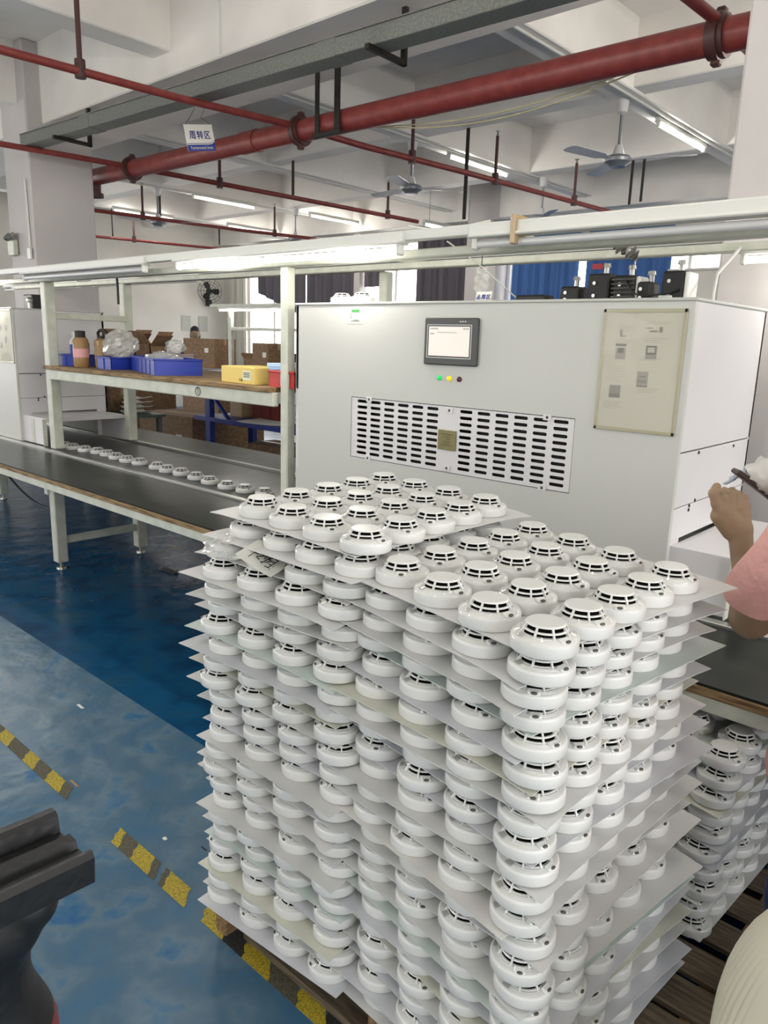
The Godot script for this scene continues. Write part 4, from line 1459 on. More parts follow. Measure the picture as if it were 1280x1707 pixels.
func build_shelf_items() -> void:
	var S := 1.3495
	bin("blue storage bin at the left end of the shelf holding the white bottle", V(-5.50, S, -2.70), 0.0, V(0.22, 0.085, 0.20), M.bin_blue)
	bin("small blue storage bin right of the brown bottles", V(-4.985, S, -2.72), 0.0, V(0.20, 0.085, 0.20), M.bin_blue)
	bin("largest blue storage bin in the middle of the shelf", V(-4.47, S, -2.78), -0.33, V(0.72, 0.10, 0.30), M.bin_blue)
	bottle("white bottle with blue label at the left end of the shelf", V(-5.545, S + 0.006, -2.70), [Vector2(0, 0), Vector2(0.04, 0), Vector2(0.042, 0.01), Vector2(0.042, 0.17), Vector2(0.02, 0.2), Vector2(0.018, 0.21), Vector2(0, 0.21)], [Vector2(0, 0.208), Vector2(0.022, 0.208), Vector2(0.022, 0.238), Vector2(0, 0.24)], M.bottle_white, M.lamp_body, M.bin_blue, 0.05, 0.15, 0.042)
	bottle("dark blue bottle behind the white bottle on the shelf", V(-5.455, S + 0.006, -2.72), [Vector2(0, 0), Vector2(0.036, 0), Vector2(0.038, 0.01), Vector2(0.038, 0.16), Vector2(0.018, 0.185), Vector2(0, 0.185)], [Vector2(0, 0.183), Vector2(0.02, 0.183), Vector2(0.02, 0.205), Vector2(0, 0.206)], M.navy, M.navy, M.bottle_white, 0.06, 0.09, 0.038)
	bottle("brown tinted bottle with black cap and pink label on the shelf", V(-5.305, S, -2.62), [Vector2(0, 0), Vector2(0.05, 0), Vector2(0.054, 0.012), Vector2(0.054, 0.19), Vector2(0.04, 0.208), Vector2(0, 0.21)], [Vector2(0, 0.205), Vector2(0.036, 0.205), Vector2(0.036, 0.255), Vector2(0, 0.257)], M.brown_bottle, M.dark, M.label_pink, 0.07, 0.13, 0.054)
	bottle("brown canister with black carrying handle on the shelf", V(-5.175, S, -2.72), [Vector2(0, 0), Vector2(0.052, 0), Vector2(0.057, 0.012), Vector2(0.057, 0.19), Vector2(0.04, 0.205), Vector2(0, 0.207)], [Vector2(0, 0.2), Vector2(0.03, 0.2), Vector2(0.03, 0.225), Vector2(0, 0.226)], M.brown_bottle, M.dark, M.carton2, 0.06, 0.15, 0.057, true)
	crumple("clear_bag", "large crumpled clear plastic bag among the blue bins on the shelf", "bag", V(-4.965, S + 0.078, -2.74), V(0.27, 0.20, 0.22), M.film, 3)
	crumple("clear_bag", "small crumpled clear plastic bag on the grey tub in the shelf", "bag", V(-4.84, S + 0.117, -3.10), V(0.16, 0.10, 0.13), M.film, 9)
	crumple("clear_bag", "flat crumpled film lying in the largest blue bin", "bag", V(-4.42, S + 0.03, -2.74), V(0.40, 0.11, 0.18), M.film, 14)
	carton("open brown carton at the back of the shelf behind the clear bag", V(-5.46, S, -3.07), 0.0, V(0.24, 0.19, 0.18), true)
	carton("lower brown carton at the back of the shelf beside the far post", V(-5.15, S, -3.09), 0.0, V(0.20, 0.18, 0.14), true)
	bin("greyish pink tub behind the largest blue bin", V(-4.84, S, -3.10), 0.0, V(0.24, 0.115, 0.16), mat(Color(0.66, 0.60, 0.60), 0.5))
	# yellow box
	var t := thing("yellow_box", "flat yellow printed box on the right part of the shelf", "box", V(-3.36, S, -2.66), -0.1)
	var b := MB.new()
	b.box(V(0, 0.045, 0), V(0.34, 0.09, 0.24), 0.003)
	obj("box_body", b, M.yellow_box, t)
	b = MB.new()
	b.box(V(0.095, 0.047, 0.1205), V(0.075, 0.048, 0.001))
	obj("box_label", b, M.sticker, t)
	b = MB.new()
	for i in 3: b.box(V(0.095, 0.06 - i * 0.01, 0.1213), V(0.06, 0.005, 0.001))
	b.x = Transform3D(Basis(), V(0, 0, 0.1205))
	strokes(b, BU, 0.02, 0.014, 0.014, 0.002)
	strokes(b, PIN, 0.038, 0.014, 0.014, 0.002)
	obj("print", b, M.brass_ink, t)
	t = thing("light_blue_box", "upright light blue file box between the yellow box and red bin", "box", V(-3.13, S, -2.72), -0.1)
	b = MB.new()
	b.box(V(0, 0.055, 0), V(0.14, 0.11, 0.22), 0.003)
	obj("box_body", b, M.sky_box, t)
	b = MB.new()
	b.box(V(0, 0.107, 0), V(0.144, 0.02, 0.224), 0.003)
	obj("lid", b, mat(Color(0.66, 0.77, 0.90), 0.5), t)
	for i in 3:
		t = thing("binder", ["lower grey binder lying behind the red bin", "middle mint green binder of the pile behind the red bin", "topmost beige binder of the pile behind the red bin"][i], "binder", V(-3.05 + i * 0.012, S + 0.07 + i * 0.026, -2.95), 0.1 - i * 0.15, "binders piled behind the red bin")
		b = MB.new()
		b.box(V(0, 0.0125, 0), V(0.28, 0.024, 0.22), 0.003)
		obj("binder_cover", b, [M.note, M.mint, M.carton2][i], t)
		b = MB.new()
		b.box(V(0.004, 0.0125, 0.006), V(0.276, 0.017, 0.212))
		obj("paper_block", b, M.paper, t)
	t = thing("document_tray", "grey tray under the binders behind the red bin", "tray", V(-3.05, S, -2.95), 0.0)
	b = MB.new()
	b.box(V(0, 0.035, 0), V(0.30, 0.07, 0.24), 0.004)
	obj("tray_body", b, M.bezel, t)
	t = bin("red storage bin with a white label next to the right post", V(-2.99, S, -2.60), -0.06, V(0.22, 0.085, 0.14), M.bin_red)
	b = MB.new()
	b.box(V(0.035, 0.04, 0.073), V(0.07, 0.055, 0.001))
	var lb := obj("white_label", b, M.paper, t)
	b = MB.new()
	b.x = Transform3D(Basis(), V(0, 0, 0.0736))
	strokes(b, BU, 0.007, 0.022, 0.015, 0.0022)
	strokes(b, LIANG, 0.027, 0.022, 0.015, 0.0022)
	strokes(b, PIN, 0.047, 0.022, 0.015, 0.0022)
	obj("label_print", b, M.ink, lb)
	crumple("parts_bag", "clear bag of small blue and white parts in the red bin", "bag", V(-2.99, S + 0.045, -2.62), V(0.15, 0.07, 0.10), M.film, 22)

# ---------------------------------------------------------------- smoke detectors, their stacks and the pallets
const ORD := ["top", "second", "third", "fourth", "fifth", "sixth", "seventh", "eighth", "ninth", "tenth", "eleventh", "twelfth", "thirteenth", "fourteenth", "fifteenth", "sixteenth", "seventeenth", "eighteenth", "nineteenth", "twentieth", "twenty-first", "twenty-second", "twenty-third"]
var det_parts := {}
var det_plain: Node3D
var det_cover: Node3D

func rib_ring(b: MB, r0: float, y0: float, r1: float, y1: float, th: float) -> void:
	b.lathe([Vector2(r0, y0), Vector2(r1, y1), Vector2(r1 - th, y1), Vector2(r0 - th, y0), Vector2(r0, y0)], 32)

func make_detector() -> void:
	var b := MB.new()
	b.lathe([Vector2(0, 0), Vector2(0.0525, 0), Vector2(0.0535, 0.001), Vector2(0.0545, 0.0025), Vector2(0.0545, 0.0186), Vector2(0.0541, 0.0211), Vector2(0.0527, 0.0233), Vector2(0.0502, 0.0246),
		Vector2(0.0484, 0.0248), Vector2(0.0482, 0.0255), Vector2(0.0464, 0.0257), Vector2(0.0462, 0.0263), Vector2(0.0442, 0.0265), Vector2(0.0440, 0.0271), Vector2(0.0417, 0.0273), Vector2(0.0400, 0.0276), Vector2(0.0392, 0.0286), Vector2(0.0350, 0.0286)], 40, 0.8)
	det_parts["body"] = [b.mesh(), M.plastic]
	b = MB.new()
	b.lathe([Vector2(0.0372, 0.0270), Vector2(0.0285, 0.0425), Vector2(0, 0.0425)], 28)
	det_parts["sensing_chamber"] = [b.mesh(), M.cavity]
	b = MB.new()
	rib_ring(b, 0.0368, 0.0343, 0.0354, 0.0365, 0.003)
	for k in 8:
		var a := TAU * (k + 0.5) / 8.0
		b.x = Transform3D(Basis(V(0, 1, 0), -a), Vector3.ZERO)
		b.prism(PackedVector2Array([Vector2(0.0445, 0.0262), Vector2(0.0416, 0.0288), Vector2(0.0318, 0.0440), Vector2(0.0270, 0.0440), Vector2(0.0350, 0.0276), Vector2(0.0390, 0.0262)]), 0.0030, -0.0015)
	b.x = Transform3D()
	det_parts["vent_cage"] = [b.mesh(), M.plastic]
	b = MB.new()
	b.lathe([Vector2(0.0, 0.0422), Vector2(0.0308, 0.0422), Vector2(0.0322, 0.0426), Vector2(0.0316, 0.0440), Vector2(0.0300, 0.0454), Vector2(0.0275, 0.0456), Vector2(0.0, 0.0456)], 36, 0.85)
	det_parts["cap"] = [b.mesh(), M.plastic]
	b = MB.new()
	b.x = Transform3D(Basis(V(0, 0, 1), -0.30), V(0.0472, 0.0274, 0))
	b.box(V(-0.002, -0.001, 0), V(0.0145, 0.007, 0.021), 0.0028)
	det_parts["lamp_boss"] = [b.mesh(), M.plastic]
	b = MB.new()
	b.x = Transform3D(Basis(V(0, 0, 1), -0.75), V(0.0518, 0.0282, 0))
	b.ell(Vector3.ZERO, V(0.0028, 0.0022, 0.0055), 14, 8)
	det_parts["indicator_window"] = [b.mesh(), M.led]
	b = MB.new()
	for k in 5:
		var r := 0.0395 + 0.0021 * k
		for s in 6:
			var a0 := 1.75 + (s - 3) * 0.055
			var a1 := a0 + 0.055
			var y := 0.0281 - 0.30 * (r - 0.0385)
			b.quad(V(cos(a0) * r, y + 0.0008, sin(a0) * r), V(cos(a1) * r, y + 0.0008, sin(a1) * r), V(cos(a1) * (r + 0.0009), y + 0.0004, sin(a1) * (r + 0.0009)), V(cos(a0) * (r + 0.0009), y + 0.0004, sin(a0) * (r + 0.0009)), Vector3.UP)
	det_parts["sounder_slits"] = [b.mesh(), M.slit]
	b = MB.new()
	b.lathe([Vector2(0.0405, 0.0318), Vector2(0.0430, 0.0303), Vector2(0.0480, 0.0282), Vector2(0.0525, 0.0254), Vector2(0.0550, 0.0200)], 36, 0.5)
	det_parts["dust_cover"] = [b.mesh(), M.cover]
	det_plain = Node3D.new()
	det_cover = Node3D.new()
	for n in det_parts:
		for r in [det_plain, det_cover]:
			if n == "dust_cover" and r == det_plain: continue
			var o := MeshInstance3D.new()
			o.name = n
			o.mesh = det_parts[n][0]
			o.material_override = det_parts[n][1]
			r.add_child(o, true)

func detector(label: String, at: Vector3, turn: float, group: String, cover := false, tilt := Vector3.ZERO) -> Node3D:
	var o: Node3D = (det_cover if cover else det_plain).duplicate()
	o.name = numbered(self, "smoke_detector")
	add_child(o, true)
	o.position = at
	o.rotation = V(tilt.x, turn, tilt.z)
	tag(o, label, "detector", group)
	return o

var rest: Array = []

func sheet_mesh(sx: float, sz: float, sd: int, droop := 0.010) -> ArrayMesh:
	var r := RandomNumberGenerator.new()
	r.seed = sd
	var c: Array = []
	for i in 4: c.append(r.randf_range(0.0, droop))
	var b := MB.new()
	b.slab(sx, sz, 0.0016, 12, 12, func(u: float, w: float) -> float:
		var e := pow(absf(u) * absf(w), 5.0)
		var q: int = (0 if u < 0 else 1) + (0 if w < 0 else 2)
		return -c[q] * e)
	return b.mesh()

func build_stacks() -> void:
	rng.seed = 20
	make_detector()
	# [name, top y, layers, org, u, v, sheet size, sheet angle]
	var st := [
		{"n": "left stack", "y": 1.178, "l": 23, "o": Vector2(-1.408, -1.129), "u": Vector2(-0.0074, -0.1183), "v": Vector2(0.1271, 0.0112), "s": Vector2(0.525, 0.628), "sh": Vector2(-0.020, -0.016), "a": 2.5},
		{"n": "front stack", "y": 1.130, "l": 22, "o": Vector2(-0.932, -1.104), "u": Vector2(0.0042, -0.1163), "v": Vector2(0.1265, 0.0309), "s": Vector2(0.535, 0.635), "sh": Vector2(-0.018, -0.034), "a": 9.0},
		{"n": "shaded stack", "y": 0.566, "l": 10, "o": Vector2(-0.885, -1.96), "u": Vector2(0.004, -0.117), "v": Vector2(0.127, 0.02), "s": Vector2(0.52, 0.62), "sh": Vector2(-0.01, -0.02), "a": 5.0}]
	for si in 3:
		var s: Dictionary = st[si]
		var shapes: Array = []
		for q in 5: shapes.append(sheet_mesh(s.s.x, s.s.y, 100 + si * 10 + q, 0.010 if q < 4 else 0.0))
		var short := [sheet_mesh(s.s.x - 0.04, s.s.y, 180), sheet_mesh(s.s.x - 0.04, s.s.y, 181, 0.0)]
		var mid: Vector2 = s.o + s.u * 2.0 + s.v * 1.5
		for k in s.l:
			var y: float = s.y - 0.047 * k
			var dr := Vector2.ZERO
			var skew := 0.0
			var ramp := minf(k / 3.0, 1.0)
			if si == 0 and k > 0:
				dr = Vector2(-0.036, 0.055) * ramp + Vector2(0.004 * clampf((k - 9.0) / 3.0, 0.0, 1.0), 0.0) + Vector2(rng.randf_range(-0.009, 0.009), rng.randf_range(-0.009, 0.009))
				skew = -0.14 * ramp + rng.randf_range(-0.02, 0.02)
			elif si == 1 and k > 0:
				dr = Vector2(-0.025 * ramp + 0.0012 * k, 0.0) + Vector2(rng.randf_range(-0.008, 0.008), rng.randf_range(-0.008, 0.008))
				skew = -0.10 * ramp + rng.randf_range(-0.02, 0.02)
			elif si == 2:
				dr = Vector2(0.0, 0.011 * k) + Vector2(rng.randf_range(-0.008, 0.008), rng.randf_range(-0.008, 0.008))
			# the sheet that carries this layer
			var sh := MeshInstance3D.new()
			sh.mesh = shapes[k % 4 if k < s.l - 1 else 4]
			if si == 0 and k >= 11: sh.mesh = short[0 if k < s.l - 1 else 1]
			var mi: int = [0, 0, 1, 0, 2, 0, 3, 1, 0, 0, 4, 1][(k * 5 + si * 3) % 12]
			sh.material_override = M.sheets[mi]
			sh.name = numbered(self, "plastic_sheet")
			add_child(sh, true)
			var jit := Vector2.ZERO if k == 0 else Vector2(rng.randf_range(-0.018, 0.018), rng.randf_range(-0.018, 0.018))
			if si == 0 and k >= 11: jit = Vector2(jit.x * 0.5 + 0.024, jit.y)
			sh.position = V(mid.x + s.sh.x + dr.x + jit.x, y, mid.y + s.sh.y + dr.y + jit.y)
			sh.rotation.y = -deg_to_rad(s.a + (0.0 if k == 0 else rng.randf_range(-3.0, 3.0))) - skew * 0.55
			tag(sh, "thin %s plastic sheet under the %s layer of detectors in the %s" % [["white", "bluish white", "yellowed white", "greenish white", "white"][mi], ORD[k], s.n], "plastic sheet", "plastic sheets between detector layers")
			for i in 5:
				for j in 4:
					var p: Vector2 = s.o + s.u * i + s.v * j
					p = mid + s.u * (i - 2.0) + s.v.rotated(skew) * (j - 1.5) + dr
					if k > 0: p += Vector2(rng.randf_range(-0.005, 0.005), rng.randf_range(-0.005, 0.005))
					var turn := rng.randf_range(-PI, PI)
					var base := rng.randf_range(0.0, TAU)
					var at := V(p.x, y + 0.0003, p.y)
					var single := false
					var label := ""
					if k == 0 and si < 2:
						single = true
						var rowname: String = ["nearest", "second", "third", "fourth", "farthest"][i]
						label = "white smoke detector on top of the %s, %s row, %s" % [s.n, rowname, ["leftmost", "second from left", "third from left", "rightmost"][j]]
					elif i == 0 and (si < 2 or (si == 2 and j >= 2)):
						single = not (si == 1 and j >= 2 and k > 17) and not (si == 2 and j == 2 and k > 4)
						label = "white smoke detector, left face of %s, %s layer down, %s" % [s.n, ORD[k], ["leftmost column", "second column", "third column", "near corner column"][j]]
					elif j == 3 and si == 1:
						single = true
						label = "white smoke detector, right face of front stack, %s layer down, %s" % [ORD[k], ["", "next to near corner", "middle column", "fourth column", "far end column"][i]]
					elif si == 0 and j == 3 and i == 1 and k < 3:
						single = true
						label = "white smoke detector behind the near corner of the left stack, %s layer" % ORD[k]
					elif si == 2 and j == 3 and k < 3:
						single = true
						label = "shaded smoke detector below the table edge, %s layer, row %s" % [ORD[k], ["one", "two from front", "three from front", "four from front", "five from front"][i]]
					if single:
						if k > 0: turn = [-2.2, -0.53, -0.9][si] + rng.randf_range(-0.55, 0.55)
						else: turn = -0.55 + rng.randf_range(-0.5, 0.5)
						detector(label, at, turn, "white smoke detectors on the %s" % s.n, k == 0 or (si == 0 and k == 1))
					else:
						rest.append(Transform3D(Basis(V(0, 1, 0), base), at))
	# belt and cabinet top
	var bx := [-5.745, -5.617, -5.45, -5.313, -5.165, -4.999, -4.833, -4.69, -4.468, -4.325, -4.174, -3.989, -3.818, -3.629, -3.474, -3.32]
	var bz := [-2.662, -2.668, -2.68, -2.71, -2.707, -2.688, -2.679, -2.693, -2.693, -2.681, -2.688, -2.676, -2.659, -2.646, -2.661, -2.682]
	var place := ["farthest, at the tunnel mouth", "second from the tunnel mouth", "third from the tunnel mouth", "fourth from the tunnel mouth", "fifth from the tunnel mouth", "sixth from the tunnel mouth", "seventh from the tunnel mouth", "last one before the gap in the row", "first one after the gap in the row", "second after the gap", "third after the gap", "fourth after the gap", "fifth after the gap", "sixth after the gap", "seventh after the gap", "nearest, touching the stack in view"]
	for i in bx.size():
		detector("white smoke detector on the conveyor belt, %s" % place[i], V(bx[i], T - 0.0065, bz[i]), rng.randf_range(-PI, PI), "smoke detectors in a row on the conveyor")
	detector("left one of two covered smoke detectors on the cabinet top", V(-2.612, 1.7655, -2.58), 0.4, "detectors on the cabinet top", true)
	detector("right one of two covered smoke detectors on the cabinet top", V(-2.47, 1.7655, -2.57), -0.9, "detectors on the cabinet top", true)
	# the rest of the stock, inside the stacks
	var am := ArrayMesh.new()
	for n in ["body", "cap", "vent_cage", "sensing_chamber"]:
		am.add_surface_from_arrays(Mesh.PRIMITIVE_TRIANGLES, det_parts[n][0].surface_get_arrays(0))
		am.surface_set_material(am.get_surface_count() - 1, det_parts[n][1])
	var mm := MultiMesh.new()
	mm.transform_format = MultiMesh.TRANSFORM_3D
	mm.mesh = am
	mm.instance_count = rest.size()
	for i in rest.size(): mm.set_instance_transform(i, rest[i])
	var mi2 := MultiMeshInstance3D.new()
	mi2.multimesh = mm
	mi2.name = "inner_smoke_detectors"
	add_child(mi2)
	tag(mi2, "remaining white smoke detectors inside the stacks behind the outer rows", "detectors")
	mi2.set_meta("kind", "stuff")
	det_plain.free()
	det_cover.free()

func pallet(label: String, x0: float, x1: float, z_front: float, z_back: float, left_poke: bool) -> void:
	var t := thing("wooden_pallet", label, "pallet", V(0, 0, 0), 0.0, "wooden pallets under the stacks")
	var b: MB
	var n := 6
	var w := 0.098
	for i in n:
		var z: float = lerpf(z_front - w * 0.5, z_back + w * 0.5, i / (n - 1.0))
		var xa := x0 if (i > 0 or not left_poke) else x0 + 0.10
		b = MB.new()
		b.box(V((xa + x1) * 0.5, 0.131 + rng.randf_range(-0.0008, 0.0), z), V(x1 - xa, 0.017, w), 0.002)
		obj("deck_board", b, M.pallet, t)
	for k in 3:
		var x: float = [x0 + 0.022, (x0 + x1) * 0.5, x1 - 0.04][k]
		var poke := k == 0 and left_poke
		b = MB.new()
		b.box(V(x, 0.072, (z_front + z_back) * 0.5 + (0.015 if poke else 0.0)), V(0.045 if poke else 0.07, 0.10, z_front - z_back + (0.03 if poke else -0.01)), 0.003)
		obj("stringer", b, M.pallet_end, t)
	for z in [z_front - 0.06, (z_front + z_back) * 0.5, z_back + 0.06]:
		b = MB.new()
		b.box(V((x0 + x1) * 0.5 + 0.03, 0.0115, z), V(x1 - x0 - 0.06, 0.021, 0.09), 0.002)
		obj("bottom_board", b, M.pallet, t)

func hazard(label: String, parts: Array, z: float, w: float) -> void:
	# parts: [x0, x1, material] with slanted ends
	var t := thing("hazard_tape", label, "tape", V(0, 0.0004, z), 0.0, "worn yellow and black floor tape")
	for p in parts:
		var b := MB.new()
		b.x = Transform3D(Basis(V(1, 0, 0), -PI * 0.5), Vector3.ZERO)
		var sl: float = -0.045
		var q := PackedVector2Array()
		var jag := [0.0, 0.006, -0.004, 0.005, 0.0]
		for i in 5: q.append(Vector2(p[0] + sl * (i / 4.0) + jag[i], -w * 0.5 + w * i / 4.0))
		for i in 5: q.append(Vector2(p[1] + sl * (1.0 - i / 4.0) + jag[(i * 2) % 5], w * 0.5 - w * i / 4.0))
		b.prism(q, 0.0008 + (0.0003 if p[2] == M.yellow else 0.0))
		obj("yellow_band" if p[2] == M.yellow else "dark_band", b, p[2], t)

func build_floor_things() -> void:
	rng.seed = 77
	pallet("worn wooden pallet carrying the left and front stacks of detectors", -1.475, -0.34, -1.045, -1.74, true)
	pallet("dark wooden pallet under the shaded stack beside the table", -1.35, -0.32, -1.78, -2.62, false)
	hazard("worn yellow and black floor tape at the left picture edge", [[-3.6, -3.46, M.yellow], [-3.46, -3.3, M.tape_worn], [-3.3, -3.2, M.yellow], [-3.2, -2.955, M.tape_worn], [-2.955, -2.86, M.yellow], [-2.86, -2.72, M.tape_worn], [-2.72, -2.63, M.yellow], [-2.63, -2.53, M.tape_worn], [-2.53, -2.42, M.yellow], [-2.42, -2.36, M.tape_worn]], -1.04, 0.052)
	hazard("short piece of torn hazard tape between the left edge and the pallet", [[-2.04, -2.0, M.yellow], [-2.0, -1.925, M.tape_worn], [-1.925, -1.825, M.yellow], [-1.825, -1.79, M.tape_worn], [-1.765, -1.74, M.tape_worn], [-1.74, -1.63, M.yellow]], -1.04, 0.058)
	hazard("hazard tape with clear black bands along the pallet edge", [[-1.55, -1.455, M.yellow], [-1.455, -1.365, M.tape_black], [-1.365, -1.26, M.yellow], [-1.26, -1.15, M.tape_worn], [-1.15, -1.05, M.yellow], [-1.05, -0.95, M.tape_black], [-0.95, -0.85, M.yellow], [-0.85, -0.75, M.tape_black], [-0.75, -0.65, M.yellow]], -1.045, 0.058)
	var scr := [[V(-4.40, 0.003, -2.71), V(0.17, 0.01, 0.06), M.film, "crumpled shiny film lying on the dark floor in front of the table leg", "film_scrap"], [V(-2.97, 0.001, -1.37), V(0.05, 0.002, 0.012), M.paper, "small white strip on the floor above the yellow tape", "paper_scrap"], [V(-2.43, 0.001, -1.08), V(0.06, 0.002, 0.01), M.carton2, "short pale sliver beside the end of the left tape", "wood_sliver"], [V(-1.93, 0.001, -1.14), V(0.016, 0.002, 0.012), M.paper, "tiny white chip above the torn hazard tape", "paper_chip"], [V(-1.66, 0.001, -1.16), V(0.02, 0.002, 0.01), M.paper, "tiny white chip just left of the pallet corner", "paper_chip"], [V(-1.80, 0.001, -1.20), V(0.03, 0.001, 0.004), M.dark, "tiny dark thread on the floor between tape and pallet", "thread"], [V(-1.75, 0.001, -1.21), V(0.03, 0.001, 0.006), M.label_pink, "tiny pinkish thread on the floor left of the pallet", "thread"]]
	for s in scr:
		var b := MB.new()
		if s[4] == "film_scrap":
			b.slab(s[1].x, s[1].z, 0.001, 14, 8, func(u: float, w: float) -> float: return 0.006 + 0.006 * sin(u * 9.0 + w * 4.0) * (1.0 - w * w))
		else:
			b.prism(PackedVector2Array([Vector2(-s[1].x * 0.5, -s[1].z * 0.4), Vector2(s[1].x * 0.45, -s[1].z * 0.5), Vector2(s[1].x * 0.5, s[1].z * 0.35), Vector2(-s[1].x * 0.42, s[1].z * 0.5)]), s[1].y)
		var o := obj(s[4], b, s[2] if s[4] != "film_scrap" else M.steel)
		o.position = V(s[0].x, 0.0012 if s[4] == "film_scrap" else 0.0004, s[0].z)
		if s[4] != "film_scrap": o.rotation = V(-PI * 0.5, 0, 0)
		tag(o, s[3], "scrap")
	# note and bag on the left stack
	var t := thing("paper_note", "white paper note with black handwriting lying on the left stack", "note", V(-1.275, 1.113, -1.03), 0.0)
	t.basis = Basis(V(0.61, 0, -0.79).normalized(), 0.42) * Basis(Vector3.UP, 0.1)
	var b := MB.new()
	b.slab(0.112, 0.075, 0.0006, 8, 6, func(u: float, w: float) -> float: return 0.006 * u * u)
	obj("sheet", b, M.note, t)
	b = MB.new()
	b.x = Transform3D(Basis(V(1, 0, 0), -PI * 0.5), V(0, 0.0016, 0))
	strokes(b, [[0.1, 0.9, 0.3, 0.96], [0.04, 0.7, 0.36, 0.76], [0.0, 0.48, 0.4, 0.54], [0.2, 0.94, 0.22, 0.1, 0.1, 0.16], [0.5, 0.86, 0.72, 0.9], [0.46, 0.64, 0.76, 0.68, 0.5, 0.36, 0.74, 0.3], [0.86, 0.92, 0.9, 0.5], [0.8, 0.7, 1.06, 0.74, 1.0, 0.2, 0.92, 0.26], [1.16, 0.9, 1.1, 0.62, 1.26, 0.6, 1.12, 0.34], [1.3, 0.84, 1.5, 0.86, 1.48, 0.16, 1.28, 0.14], [1.3, 0.6, 1.48, 0.62], [1.3, 0.38, 1.48, 0.4], [1.66, 0.9, 1.62, 0.34], [1.6, 0.14, 1.62, 0.1]], -0.042, -0.024, 0.046, 0.0022, 0.0006)
	obj("handwriting", b, M.ink, t)
	crumple("wrapped_bag", "clear plastic bag bunched over the left corner of the left stack", "bag", V(-1.425, 1.0855, -1.045), V(0.125, 0.052, 0.115), M.film, 31)

